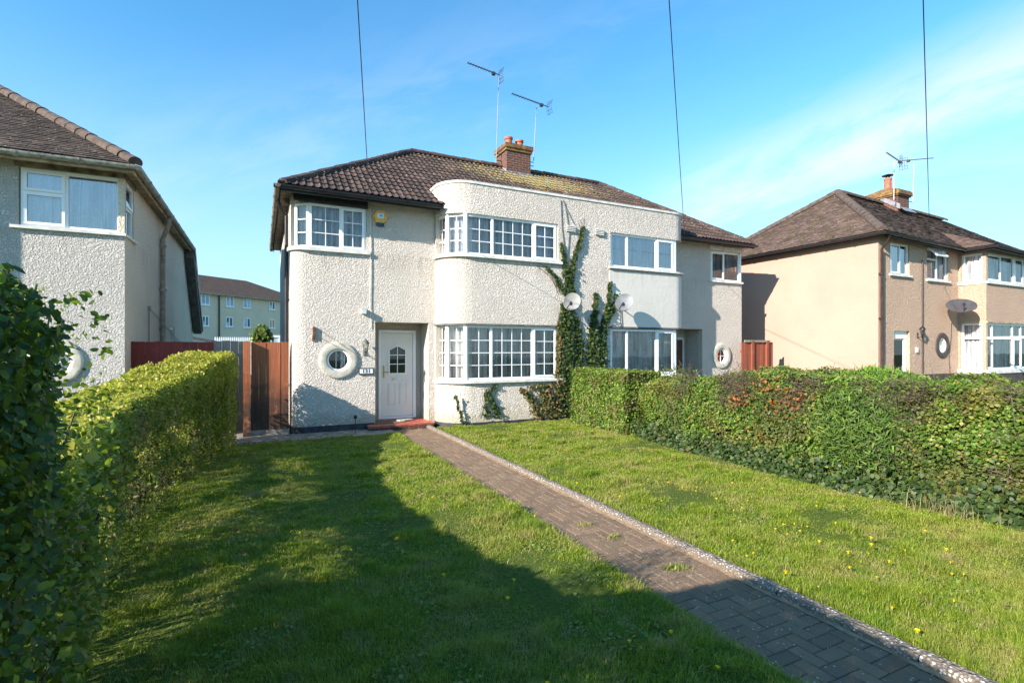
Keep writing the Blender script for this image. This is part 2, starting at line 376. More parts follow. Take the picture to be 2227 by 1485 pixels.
def leafmat(name, stops, patch=None, trans=0.35, rough=0.5, spec=0.3, top=None, gain=1.45):
    m, nt, b = newmat(name); out = nt.nodes['Material Output']; p = pos(nt)
    at = N(nt, 'ShaderNodeAttribute'); at.attribute_name = 'rnd'
    stops = [(p_, tuple(x * gain for x in c_)) for p_, c_ in stops]
    c = ramp(nt, at.outputs['Fac'], stops)
    if patch:
        for (col, sc_, lo, hi, amt) in patch:
            c = mixc_(nt, maprange(nt, noise(nt, p, sc_, 4, 0.6), lo, hi, 0, amt), c, tuple(x * gain for x in col))
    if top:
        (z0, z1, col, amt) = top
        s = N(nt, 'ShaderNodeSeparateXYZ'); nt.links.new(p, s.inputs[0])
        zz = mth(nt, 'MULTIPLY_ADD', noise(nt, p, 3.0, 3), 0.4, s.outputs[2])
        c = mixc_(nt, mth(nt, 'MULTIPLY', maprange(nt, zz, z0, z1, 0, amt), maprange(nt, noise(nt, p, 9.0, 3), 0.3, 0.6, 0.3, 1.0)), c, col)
    nt.links.new(c, b.inputs['Base Color']); b.inputs['Roughness'].default_value = rough; b.inputs['Specular IOR Level'].default_value = spec
    tl = N(nt, 'ShaderNodeBsdfTranslucent')
    g = mixc_(nt, 0.5, c, (0.30, 0.42, 0.02), 'MIX'); nt.links.new(g, tl.inputs[0])
    mx = N(nt, 'ShaderNodeMixShader'); mx.inputs[0].default_value = trans
    L(nt, b, 0, mx, 1); L(nt, tl, 0, mx, 2); L(nt, mx, 0, out, 0)
G1, G2, G3 = (0.030, 0.060, 0.012), (0.060, 0.110, 0.018), (0.12, 0.17, 0.03)
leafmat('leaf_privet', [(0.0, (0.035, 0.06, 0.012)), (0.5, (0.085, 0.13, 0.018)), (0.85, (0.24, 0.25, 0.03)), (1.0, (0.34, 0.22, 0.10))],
        patch=[((0.24, 0.17, 0.08), 2.6, 0.48, 0.66, 0.75)], top=(1.30, 1.6, (0.55, 0.50, 0.08), 0.75), trans=0.45, gain=1.6)  # yellow-green top growth, with sunlit brightness also put into its colour
leafmat('leaf_glossy', [(0.0, (0.018, 0.040, 0.012)), (0.6, (0.035, 0.075, 0.016)), (0.8, (0.07, 0.13, 0.015)), (1.0, (0.20, 0.24, 0.03))], rough=0.45, spec=0.3, trans=0.42, gain=1.4)
leafmat('leaf_mixed', [(0.0, (0.035, 0.075, 0.012)), (0.5, (0.08, 0.15, 0.02)), (0.9, (0.16, 0.22, 0.03)), (1.0, (0.26, 0.16, 0.05))],
        patch=[((0.15, 0.115, 0.035), 1.3, 0.47, 0.62, 0.6), ((0.04, 0.055, 0.018), 0.9, 0.46, 0.60, 0.55), ((0.15, 0.09, 0.05), 5.0, 0.58, 0.68, 0.6)], trans=0.3, gain=1.3)
leafmat('leaf_bright', [(0.0, (0.035, 0.065, 0.012)), (0.6, (0.085, 0.14, 0.02)), (1.0, (0.19, 0.24, 0.035))], patch=[((0.13, 0.10, 0.04), 3.0, 0.46, 0.66, 0.7)], trans=0.33)
leafmat('leaf_conifer', [(0.0, (0.03, 0.06, 0.015)), (0.6, (0.06, 0.11, 0.02)), (1.0, (0.13, 0.18, 0.03))], top=(1.45, 1.7, (0.16, 0.28, 0.03), 0.7), trans=0.2, rough=0.7)
leafmat('leaf_ivy', [(0.0, (0.018, 0.035, 0.010)), (0.6, (0.035, 0.065, 0.016)), (0.93, (0.08, 0.12, 0.03)), (1.0, (0.15, 0.08, 0.03))], rough=0.5, spec=0.25, trans=0.15, gain=1.0)
leafmat('leaf_ivy_brown', [(0.0, (0.025, 0.045, 0.013)), (0.6, (0.06, 0.065, 0.022)), (1.0, (0.19, 0.085, 0.035))], trans=0.15)
leafmat('leaf_rust', [(0.0, (0.20, 0.06, 0.02)), (1.0, (0.38, 0.13, 0.04))], trans=0.3, gain=1)
leafmat('grass', [(0.0, (0.065, 0.10, 0.008)), (0.45, (0.115, 0.155, 0.012)), (0.8, (0.17, 0.20, 0.02)), (1.0, (0.26, 0.25, 0.09))],
        patch=[((0.19, 0.175, 0.05), 1.1, 0.44, 0.66, 0.75), ((0.075, 0.13, 0.010), 2.7, 0.52, 0.66, 0.6), ((0.22, 0.18, 0.08), 4.5, 0.54, 0.70, 0.7)], trans=0.4, rough=0.55, spec=0.2, gain=2.0)
leafmat('leaf_weed', [(0.0, (0.05, 0.09, 0.015)), (0.7, (0.09, 0.15, 0.025)), (1.0, (0.20, 0.17, 0.05))], trans=0.3, gain=1.5)
leafmat('dry_grass', [(0.0, (0.22, 0.18, 0.08)), (1.0, (0.42, 0.34, 0.17))], trans=0.3, gain=1)
leafmat('petal', [(0.0, (0.75, 0.50, 0.01)), (1.0, (0.85, 0.62, 0.02))], trans=0.2, gain=1)

def groundmat():
    m, nt, b = newmat('lawn_soil'); p = pos(nt)
    c = ramp(nt, noise(nt, p, 30, 6, 0.7), [(0.3, (0.05, 0.08, 0.015)), (0.55, (0.10, 0.14, 0.03)), (0.72, (0.18, 0.17, 0.06))])
    b.inputs['Specular IOR Level'].default_value = 0.05
    c = mixc_(nt, maprange(nt, noise(nt, p, 1.5, 4), 0.4, 0.7, 0, 0.5), c, (0.10, 0.14, 0.02))
    nt.links.new(c, b.inputs['Base Color']); b.inputs['Roughness'].default_value = 0.95
    bump(nt, b, noise(nt, p, 60, 5, 0.7), 0.03)
groundmat()
def pavermat():
    m, nt, b = newmat('paver'); p = pos(nt)
    at = N(nt, 'ShaderNodeAttribute'); at.attribute_name = 'rnd'
    c = ramp(nt, at.outputs['Fac'], [(0, (0.17, 0.108, 0.064)), (0.5, (0.205, 0.13, 0.076)), (1, (0.25, 0.16, 0.095))])
    c = mixc_(nt, maprange(nt, noise(nt, p, 5, 6, 0.7), 0.4, 0.7, 0, 0.5), c, (0.15, 0.12, 0.085))
    v = voro(nt, p, 38); v2 = voro(nt, p, 38, out='Color')
    sv = N(nt, 'ShaderNodeSeparateXYZ'); nt.links.new(v2, sv.inputs[0])
    spk = mth(nt, 'MULTIPLY', maprange(nt, v, 0.22, 0.30, 1, 0), maprange(nt, sv.outputs[0], 0.80, 0.85))
    c = mixc_(nt, mth(nt, 'MULTIPLY', spk, 0.8), c, (0.50, 0.44, 0.38))
    nt.links.new(c, b.inputs['Base Color']); b.inputs['Roughness'].default_value = 0.9
    bump(nt, b, mth(nt, 'ADD', noise(nt, p, 70, 4, 0.7), mth(nt, 'MULTIPLY', v, -0.5)), 0.012)
pavermat()
def aggmat():
    m, nt, b = newmat('aggregate'); p = pos(nt)
    v = voro(nt, p, 45); vc = voro(nt, p, 45, out='Color')
    sv = N(nt, 'ShaderNodeSeparateXYZ'); nt.links.new(vc, sv.inputs[0])
    peb = ramp(nt, sv.outputs[0], [(0, (0.22, 0.17, 0.13)), (0.5, (0.34, 0.29, 0.24)), (0.8, (0.55, 0.52, 0.48)), (1, (0.75, 0.73, 0.70))])
    c = mixc_(nt, maprange(nt, v, 0.30, 0.45), peb, (0.16, 0.13, 0.10))
    c = mixc_(nt, maprange(nt, noise(nt, p, 3, 4), 0.5, 0.7, 0, 0.6), c, (0.19, 0.15, 0.10))
    nt.links.new(c, b.inputs['Base Color']); b.inputs['Roughness'].default_value = 0.85
    bump(nt, b, mth(nt, 'MULTIPLY', v, -1.0), 0.02)
aggmat()
plain('joint', (0.055, 0.05, 0.03), 0.95, 0.5, 12, bscale=50, bdist=0.006)
plain('ground_far', (0.07, 0.10, 0.03), 0.95, 0.4, 0.5, bscale=8, bdist=0.03)

# ------------------------------------------------------------ mesh building
ROOT = {}     # name -> location of thing roots
class MB:
    def __init__(s): s.v = []; s.f = []; s.m = []; s.r = []
    def add(s, vs, fs, mi=0, rnd=None):
        o = len(s.v); s.v += [tuple(x) for x in vs]
        s.f += [tuple(i + o for i in f) for f in fs]; s.m += [mi] * len(fs)
        s.r += [random.random() if rnd is None else rnd] * len(vs)
        return s
    def box(s, x0, x1, y0, y1, z0, z1, mi=0, rnd=None):
        v = [(x0, y0, z0), (x1, y0, z0), (x1, y1, z0), (x0, y1, z0), (x0, y0, z1), (x1, y0, z1), (x1, y1, z1), (x0, y1, z1)]
        return s.add(v, [(0, 3, 2, 1), (4, 5, 6, 7), (0, 1, 5, 4), (1, 2, 6, 5), (2, 3, 7, 6), (3, 0, 4, 7)], mi, rnd)
    def obox(s, p0, d, n, a0, a1, o0, o1, z0, z1, mi=0):
        """box in a wall frame: along d, outward n, up z"""
        P = lambda a, o, z: (p0[0] + d[0] * a + n[0] * o, p0[1] + d[1] * a + n[1] * o, z)
        v = [P(a0, o1, z0), P(a1, o1, z0), P(a1, o0, z0), P(a0, o0, z0), P(a0, o1, z1), P(a1, o1, z1), P(a1, o0, z1), P(a0, o0, z1)]
        return s.add(v, [(0, 3, 2, 1), (4, 5, 6, 7), (0, 1, 5, 4), (1, 2, 6, 5), (2, 3, 7, 6), (3, 0, 4, 7)], mi)
    def tube(s, pts, r, n=8, mi=0, cap=True, rr=None):
        pts = [Vector(p) for p in pts]; vs = []; fs = []
        t = (pts[1] - pts[0]).normalized()
        ref = Vector((0, 0, 1)) if abs(t.z) < 0.9 else Vector((1, 0, 0))
        a = t.cross(ref).normalized()
        for i, p in enumerate(pts):
            if 0 < i < len(pts) - 1: t = (pts[i + 1] - pts[i - 1]).normalized()
            elif i: t = (pts[i] - pts[i - 1]).normalized()
            a = (a - t * a.dot(t)).normalized(); b = t.cross(a)
            ra = rr[i] if rr else r
            for k in range(n):
                an = 2 * PI * k / n
                vs.append(p + (a * math.cos(an) + b * math.sin(an)) * ra)
        for i in range(len(pts) - 1):
            for k in range(n):
                k2 = (k + 1) % n
                fs.append((i * n + k, i * n + k2, (i + 1) * n + k2, (i + 1) * n + k))
        if cap:
            fs.append(tuple(range(n))[::-1]); fs.append(tuple((len(pts) - 1) * n + k for k in range(n)))
        return s.add(vs, fs, mi)
    def lathe(s, c, ax, prof, n=32, mi=0, up=None, sx=1.0):
        """prof = [(radius, height along ax)]"""
        c = Vector(c); ax = Vector(ax).normalized()
        a = Vector(up) if up else (Vector((0, 0, 1)) if abs(ax.z) < 0.9 else Vector((1, 0, 0)))
        a = (a - ax * a.dot(ax)).normalized(); b = ax.cross(a)
        vs = []; fs = []
        for (r, h) in prof:
            for k in range(n):
                an = 2 * PI * k / n
                vs.append(c + ax * h + (a * math.cos(an) + b * math.sin(an) * sx) * r)
        for i in range(len(prof) - 1):
            for k in range(n):
                k2 = (k + 1) % n
                fs.append((i * n + k, i * n + k2, (i + 1) * n + k2, (i + 1) * n + k))
        return s.add(vs, fs, mi)
    def prism(s, pts, z0, z1, mi=0):
        n = len(pts); vs = [(x, y, z0) for x, y in pts] + [(x, y, z1) for x, y in pts]
        fs = [tuple(range(n))[::-1], tuple(range(n, 2 * n))] + [(i, (i + 1) % n, n + (i + 1) % n, n + i) for i in range(n)]
        return s.add(vs, fs, mi)
    def build(s, name, mats, parent=None, loc=None, smooth=None, label=None, cat=None, group=None, kind=None):
        if not s.v: return None
        if parent is not None: base = Vector(parent['_base'])
        elif loc is not None: base = Vector(loc)
        else: base = Vector((0, 0, 0))
        me = bpy.data.meshes.new(name)
        me.from_pydata([(x - base.x, y - base.y, z - base.z) for x, y, z in s.v], [], s.f)
        if isinstance(mats, str): mats = [mats]
        for mm in mats: me.materials.append(MATS[mm])
        me.polygons.foreach_set('material_index', s.m)
        at = me.attributes.new('rnd', 'FLOAT', 'POINT'); at.data.foreach_set('value', s.r)
        if smooth:
            me.polygons.foreach_set('use_smooth', [True] * len(s.f))
            me.set_sharp_from_angle(angle=R(smooth))
        me.update()
        o = bpy.data.objects.new(name, me); COL.objects.link(o)
        o['_base'] = tuple(base)
        if parent is not None: o.parent = parent
        else: o.location = base
        tag(o, label, cat, group, kind)
        return o
def tag(o, label=None, cat=None, group=None, kind=None):
    if label: o['label'] = label
    if cat: o['category'] = cat
    if group: o['group'] = group
    if kind: o['kind'] = kind
    return o
def thing(name, loc, label, cat, group=None):
    o = bpy.data.objects.new(name, None); COL.objects.link(o); o.location = loc
    o.empty_display_size = 0.2; o['_base'] = tuple(loc)
    return tag(o, label, cat, group)

def fastmesh(name, V, faces, rnd, mat, parent=None, loc=(0, 0, 0), **tags):
    """V (N,k,3) vertices of N copies of a k-vertex template; faces = list of index tuples in the template"""
    N_, k, _ = V.shape
    base = Vector(parent['_base']) if parent is not None else Vector(loc)
    V = V - np.array(base, dtype=float)
    me = bpy.data.meshes.new(name)
    me.vertices.add(N_ * k); me.vertices.foreach_set('co', V.reshape(-1).astype(np.float32))
    ls = np.array([len(f) for f in faces]); flat = np.array([i for f in faces for i in f])
    nl = len(flat); npoly = len(faces)
    idx = (flat[None, :] + (np.arange(N_) * k)[:, None]).reshape(-1)
    starts = np.concatenate([[0], np.cumsum(ls)[:-1]])
    st = (starts[None, :] + (np.arange(N_) * nl)[:, None]).reshape(-1)
    me.loops.add(N_ * nl); me.loops.foreach_set('vertex_index', idx.astype(np.int32))
    me.polygons.add(N_ * npoly); me.polygons.foreach_set('loop_start', st.astype(np.int32))
    me.materials.append(MATS[mat])
    at = me.attributes.new('rnd', 'FLOAT', 'POINT'); at.data.foreach_set('value', np.repeat(rnd, k).astype(np.float32))
    me.update(calc_edges=True)
    o = bpy.data.objects.new(name, me); COL.objects.link(o); o['_base'] = tuple(base)
    if parent is not None: o.parent = parent
    else: o.location = base
    tag(o, **tags)
    return o
def unit(a): return a / np.maximum(np.linalg.norm(a, axis=-1, keepdims=True), 1e-9)
LEAF_KITE = (np.array([(0, 0, 0), (0.5, 0.42, 0.10), (0.5, -0.42, 0.10), (1, 0, 0)], float), [(0, 2, 3), (0, 3, 1)])
LEAF_OVAL = (np.array([(0, 0, 0), (0.28, 0.30, 0.07), (0.28, -0.30, 0.07), (0.68, 0.28, 0.05), (0.68, -0.28, 0.05), (1, 0, -0.06), (0.28, 0, 0), (0.68, 0, -0.01)], float),
             [(0, 6, 1), (0, 2, 6), (6, 7, 3, 1), (2, 4, 7, 6), (7, 5, 3), (4, 5, 7)])
LEAF_IVY = (np.array([(0, 0, 0), (0.05, 0.40, 0.02), (0.05, -0.40, 0.02), (0.55, 0.45, 0.0), (0.55, -0.45, 0.0), (1, 0, 0.03)], float), [(0, 5, 3, 1), (0, 2, 4, 5)])
def leaves(P, Nn, size, tmpl=LEAF_KITE, spread=0.7, droop=0.0, updir=None):
    """place leaf templates at P with face normals about Nn"""
    n = len(P); T, F = tmpl
    Nn = unit(Nn + rng.normal(0, spread, (n, 3)))
    d = rng.normal(0, 1, (n, 3))
    if updir is not None: d = d * 0.7 + np.array(updir)
    d = unit(d - Nn * (d * Nn).sum(1, keepdims=True))
    b = np.cross(Nn, d)
    if np.isscalar(size): size = np.full(n, size)
    size = size * rng.uniform(0.65, 1.3, n)
    V = P[:, None, :] + size[:, None, None] * (T[None, :, 0:1] * d[:, None, :] + T[None, :, 1:2] * b[:, None, :] + T[None, :, 2:3] * Nn[:, None, :])
    return V, F

# ------------------------------------------------------------ walls, windows, roofs
def dd(pts):
    out = [pts[0]]
    for p in pts[1:]:
        if math.dist(p, out[-1]) > 1e-4: out.append(p)
    return out
def polylen(pts):
    S = [0.0]
    for a, b in zip(pts, pts[1:]): S.append(S[-1] + math.dist(a, b))
    return S
def arc(cx, cy, r, a0, a1, n=9):
    return [(cx + r * math.cos(R(a0 + (a1 - a0) * i / n)), cy + r * math.sin(R(a0 + (a1 - a0) * i / n))) for i in range(n + 1)]
def wallstrip(mb, pts, z0, z1, holes=(), depth=0.12, mi=0, mr=1, openbottom=False):
    """a wall following a plan polyline (outside on the right-hand side), with holes (s0,s1,z0,z1)"""
    pts = dd(pts); S = polylen(pts)
    br = set(round(x, 4) for x in S)
    for h in holes: br |= {round(max(0, h[0]), 4), round(min(S[-1], h[1]), 4)}
    br = sorted(br)
    # merge nearly equal breaks
    b2 = [br[0]]
    for x in br[1:]:
        if x - b2[-1] > 0.003: b2.append(x)
    br = b2
    zb = sorted({z0, z1} | {h[2] for h in holes} | {h[3] for h in holes})
    zb = [z for z in zb if z0 <= z <= z1]
    def at(s, off=0.0):
        for i in range(len(pts) - 1):
            if s <= S[i + 1] + 1e-6 or i == len(pts) - 2:
                L_ = S[i + 1] - S[i]; d = ((pts[i + 1][0] - pts[i][0]) / L_, (pts[i + 1][1] - pts[i][1]) / L_)
                t = s - S[i]
                return (pts[i][0] + d[0] * t - d[1] * off * -1 * -1, pts[i][1] + d[1] * t + d[0] * off) if False else (pts[i][0] + d[0] * t - d[1] * off, pts[i][1] + d[1] * t + d[0] * off)
    # shared vertices on a grid
    vid = {}; vs = []; fs = []
    def V(i, j):
        if (i, j) not in vid:
            p = at(br[i]); vid[(i, j)] = len(vs); vs.append((p[0], p[1], zb[j]))
        return vid[(i, j)]
    def inhole(sm, zm):
        return any(h[0] < sm < h[1] and h[2] < zm < h[3] for h in holes)
    for i in range(len(br) - 1):
        for j in range(len(zb) - 1):
            if inhole((br[i] + br[i + 1]) / 2, (zb[j] + zb[j + 1]) / 2): continue
            fs.append((V(i, j), V(i + 1, j), V(i + 1, j + 1), V(i, j + 1)))
    mb.add(vs, fs, mi)
    if depth:
        for (a, b, c, d) in holes:
            a = max(a, 0); b = min(b, S[-1])
            ss = [a] + [x for x in br if a + 0.003 < x < b - 0.003] + [b]
            for k in range(len(ss) - 1):
                p, q = at(ss[k] + 1e-4), at(ss[k + 1] - 1e-4); p2, q2 = at(ss[k] + 1e-4, depth), at(ss[k + 1] - 1e-4, depth)
                mb.add([(*p, d), (*q, d), (*q2, d), (*p2, d)], [(0, 1, 2, 3)], mr)
                if c > z0 + 1e-3: mb.add([(*p, c), (*q, c), (*q2, c), (*p2, c)], [(0, 3, 2, 1)], mr)
            for x, fl in ((a, 1), (b, 0)):
                e = x + (1e-4 if fl else -1e-4)
                p, q = at(e), at(e, depth)
                f = (0, 1, 2, 3) if fl else (0, 3, 2, 1)
                mb.add([(*p, c), (*q, c), (*q, d), (*p, d)], [f], mr)
    return S

def wave_sheet(mb, p0, d, n, a0, a1, off, z0, z1, amp=0.02, per=0.14):
    k = max(4, int((a1 - a0) / 0.02)); vs = []; fs = []
    ph = random.random() * 6
    for i in range(k + 1):
        a = a0 + (a1 - a0) * i / k
        o = off + amp * math.sin(2 * PI * a / per + ph + 1.3 * math.sin(a * 5 + ph)) + amp * 0.4 * math.sin(2 * PI * a / per * 2.3)
        x, y = p0[0] + d[0] * a + n[0] * o, p0[1] + d[1] * a + n[1] * o
        x1, y1 = p0[0] + d[0] * a + n[0] * (off + (o - off) * 1.3), p0[1] + d[1] * a + n[1] * (off + (o - off) * 1.3)
        vs += [(x1, y1, z0), (x, y, z1)]
        if i: fs.append((2 * i - 2, 2 * i, 2 * i + 1, 2 * i - 1))
    mb.add(vs, fs)

class Win:
    """one window of a house: window_frame mesh is the part, its glazing bars, panes, curtains and sill are sub-parts"""
    def __init__(s, fr=0.055):
        s.frame, s.bars, s.pane, s.net, s.sill, s.extra = MB(), MB(), MB(), MB(), MB(), MB(); s.fr = fr
    def facet(s, p0, p1, z0, z1, lights, net=True, dep=0.07, cover=1.0):
        """lights: (f0, f1, kind, nx, nz[, za, zb]) with f in metres from p0; kinds 'fix', 'case'"""
        Ln = math.dist(p0, p1); d = ((p1[0] - p0[0]) / Ln, (p1[1] - p0[1]) / Ln); n = (d[1], -d[0])
        f = s.fr; B = s.frame.obox
        B(p0, d, n, 0, Ln, -dep, 0, z0, z0 + f); B(p0, d, n, 0, Ln, -dep, 0, z1 - f, z1)
        B(p0, d, n, 0, f, -dep + .002, -.002, z0 + f, z1 - f); B(p0, d, n, Ln - f, Ln, -dep + .002, -.002, z0 + f, z1 - f)
        for i, l in enumerate(lights):
            a, b, kind, nx, nz = l[:5]; za, zb = (l[5], l[6]) if len(l) > 5 else (z0, z1)
            m = f * 0.5
            if a > 0.02: B(p0, d, n, a - m, a + m, -dep + .003, -.003, max(za, z0 + f), min(zb, z1 - f))
            if za > z0 + 0.02: B(p0, d, n, a + m, b - m, -dep + .003, -.003, za - m, za + m)
            ga, gb = (f if a < 0.02 else a + m), (Ln - f if b > Ln - 0.02 else b - m)
            gz0, gz1 = (z0 + f if za < z0 + 0.02 else za + m), (z1 - f if zb > z1 - 0.02 else zb - m)
            if kind == 'case':
                e = 0.045
                A0, A1, Z0, Z1 = ga - 0.012, gb + 0.012, gz0 - 0.012, gz1 + 0.012
                B(p0, d, n, A0, A1, -0.02, 0.022, Z0, Z0 + e); B(p0, d, n, A0, A1, -0.02, 0.022, Z1 - e, Z1)
                B(p0, d, n, A0, A0 + e, -0.02, 0.021, Z0 + e, Z1 - e); B(p0, d, n, A1 - e, A1, -0.02, 0.021, Z0 + e, Z1 - e)
                ga, gb, gz0, gz1 = A0 + e, A1 - e, Z0 + e, Z1 - e
            go = -0.03 if kind != 'case' else -0.005
            P = lambda a, z: (p0[0] + d[0] * a + n[0] * go, p0[1] + d[1] * a + n[1] * go, z)
            s.pane.add([P(ga, gz0), P(gb, gz0), P(gb, gz1), P(ga, gz1)], [(0, 1, 2, 3)])
            for k in range(1, nx):
                x = ga + (gb - ga) * k / nx; s.bars.obox(p0, d, n, x - .009, x + .009, go - .006, go + .006, gz0, gz1)
            for k in range(1, nz):
                z = gz0 + (gz1 - gz0) * k / nz; s.bars.obox(p0, d, n, ga, gb, go - .007, go + .007, z - .009, z + .009)
        if net:
            wave_sheet(s.net, p0, d, n, 0.02, Ln - 0.02, -dep - 0.07, z0 + 0.03, z0 + (z1 - z0) * cover - 0.03)
    def build(s, parent, label=None, netm='net_white', glass='glass', name='window', sillm='sill_white', framem='upvc'):
        f = s.frame.build(name, framem, parent, label=label)
        s.bars.build('glazing_bar', framem, f); s.pane.build('pane', glass, f); s.net.build('net_curtain', netm, f, smooth=60)
        s.sill.build('sill', sillm, f); s.extra.build('curtain', 'curtain_lilac', f)
        return f
def sill_along(mb, pts, z0, z1, out=0.06, inn=0.1):
    """sill slab following a plan polyline, outside on the right-hand side"""
    pts = dd(pts); n = len(pts); O = []; I = []
    for i, p in enumerate(pts):
        a = pts[max(0, i - 1)]; b = pts[min(n - 1, i + 1)]
        L_ = math.dist(a, b); d = ((b[0] - a[0]) / L_, (b[1] - a[1]) / L_); nn = (d[1], -d[0])
        O.append((p[0] + nn[0] * out, p[1] + nn[1] * out)); I.append((p[0] - nn[0] * inn, p[1] - nn[1] * inn))
    for i in range(n - 1):
        q = [O[i], O[i + 1], I[i + 1], I[i]]
        vs = [(x, y, z0) for x, y in q] + [(x, y, z1) for x, y in q]
        fs = [(3, 2, 1, 0), (4, 5, 6, 7), (0, 1, 5, 4), (2, 3, 7, 6)]
        if i == 0: fs.append((3, 0, 4, 7))
        if i == n - 2: fs.append((1, 2, 6, 5))
        mb.add(vs, fs)

def tiles(mb, e0, e1, t1, t0, tw, course, kind='roll', lift=0.03, jit=0.004, xlim=None):
    """a tiled roof face: eave e0->e1 (left to right seen from outside), top t0..t1"""
    e0, e1, t0, t1 = map(Vector, (e0, e1, t0, t1))
    ex = (e1 - e0).normalized(); n = ex.cross(t0 - e0).normalized(); es = n.cross(ex)
    if es.dot(t0 - e0) < 0: es = -es
    if n.z < 0: n = -n
    Ls = es.dot(t0 - e0); W = (e1 - e0).length
    xl1 = ex.dot(t0 - e0); xr1 = ex.dot(t1 - e0)
    xl = lambda s: xl1 * s / Ls; xr = lambda s: W + (xr1 - W) * s / Ls
    mb.add([e0 - n * 0.03, e1 - n * 0.03, t1 - n * 0.03, t0 - n * 0.03], [(0, 1, 2, 3)], 0, 0.1)
    i = 0; s0 = 0.0
    while s0 < Ls - 0.01:
        s1 = min(s0 + course * 1.08, Ls)
        st = 0 if kind == 'roll' else (i % 2) * tw / 2
        j0 = int(math.floor((xl(s0) - st) / tw)); j1 = int(math.ceil((xr(s0) - st) / tw))
        for j in range(j0, j1):
            a = j * tw + st; b = a + tw * 0.985
            if xlim and (e0 + ex * b).x > xlim[0] and (e0 + ex * a).x < xlim[1] and (e0 + es * s1).y < xlim[2]: continue
            if b < xl(s0) or a > xr(s0): continue
            up = lift + random.uniform(-jit, jit) + 0.0; tl = random.uniform(-jit, jit)
            if kind == 'roll':
                fr = [0, .08, .17, .25, .33, .42, .5, .58, .67, .75, .83, .92, 1.0]
                pr = [max(0, math.sin(2 * PI * 2 * q - 0.6)) * 0.030 for q in fr]
            else:
                fr = [0, 1]; pr = [0, tl]
            vb = []; vt = []; vl = []
            r_ = random.random()
            for q, h in zip(fr, pr):
                x = a + (b - a) * q
                xb = min(max(x, xl(s0)), xr(s0)); xt = min(max(x, xl(s1)), xr(s1))
                vb.append(e0 + ex * xb + es * s0 + n * (up + h)); vt.append(e0 + ex * xt + es * s1 + n * (0.004 + h))
                vl.append(e0 + ex * xb + es * (s0 + 0.004) + n * (up + h - (0.022 if kind == 'roll' else 0.014)))
            m = len(fr); fs = []
            for k in range(m - 1):
                fs.append((k, k + 1, m + k + 1, m + k)); fs.append((2 * m + k, 2 * m + k + 1, k + 1, k))
            mb.add(vb + vt + vl, fs, 0, r_)
        s0 += course; i += 1
def ridge(mb, a, b, r=0.11, seg=0.32, dz=0.02):
    a, b = Vector(a), Vector(b); L_ = (b - a).length; k = max(1, int(L_ / seg)); t = (b - a) / L_
    side = t.cross(Vector((0, 0, 1))).normalized(); up = side.cross(t)
    for i in range(k):
        p = a + t * (L_ * i / k) + up * dz; q = a + t * (L_ * (i + 1.04) / k) + up * dz
        r_ = random.random(); vs = []
        jj = random.uniform(-.008, .008)
        for (c, rr) in ((p, r + 0.012 + jj), (q, r + jj)):
            for m in range(9):
                an = PI * (-0.08 + 1.16 * m / 8)
                vs.append(c + side * (math.cos(an) * rr) + up * (math.sin(an) * rr * 0.85 - 0.03))
        fs = [(m, m + 1, 9 + m + 1, 9 + m) for m in range(8)] + [tuple(range(9))]
        mb.add(vs, fs, 0, r_)
def gutter(mb, pts, r=0.055, mi=0):
    """half-round gutter along a polyline"""
    for a, b in zip(pts, pts[1:]):
        a, b = Vector(a), Vector(b); t = (b - a).normalized(); sd = t.cross(Vector((0, 0, 1)))
        vs = []
        for c in (a - t * .03, b + t * .03):
            for m in range(9):
                an = PI + PI * m / 8; vs.append(c + sd * math.cos(an) * r + Vector((0, 0, math.sin(an) * r * 1.1)))
        for c in (a - t * .03, b + t * .03):
            for m in range(9):
                an = PI + PI * m / 8; vs.append(c + sd * math.cos(an) * (r - .008) + Vector((0, 0, math.sin(an) * (r - .008) * 1.1)))
        fs = [(m, m + 1, 10 + m, 9 + m) for m in range(8)] + [(18 + m, 27 + m, 28 + m, 19 + m) for m in range(8)]
        fs += [tuple(range(9)), tuple(range(17, 8, -1))]
        mb.add(vs, fs, mi)
        L_ = (b - a).length
        for i in range(1, int(L_ / 1.0) + 1):                 # brackets / unions
            c = a + t * (L_ * i / (int(L_ / 1.0) + 1))
            vs = []
            for cc in (c - t * .03, c + t * .03):
                for m in range(9):
                    an = PI + PI * m / 8; vs.append(cc + sd * math.cos(an) * (r + .012) + Vector((0, 0, math.sin(an) * (r + .012) * 1.1)))
            mb.add(vs, [(m, m + 1, 10 + m, 9 + m) for m in range(8)] + [tuple(range(9)), tuple(range(17, 8, -1))], mi)
def ring_surround(mb, c, n, r0, r1, h, blocks=0):
    """bulging annular surround on a wall"""
    prof = [(r0, -0.08), (r0, h * 0.75), (r0 + .012, h * .92), (r0 + .03, h), (r1 - .05, h), (r1 - .02, h * 0.88), (r1 - .004, h * 0.6), (r1, 0.0)]
    mb.lathe(c, n, prof, 64)
def hexa(cx, cz, r, y, n=6, a0=0, sx=1.0):
    return [(cx + r * math.cos(a0 + 2 * PI * k / n) * sx, y, cz + r * math.sin(a0 + 2 * PI * k / n)) for k in range(n)]

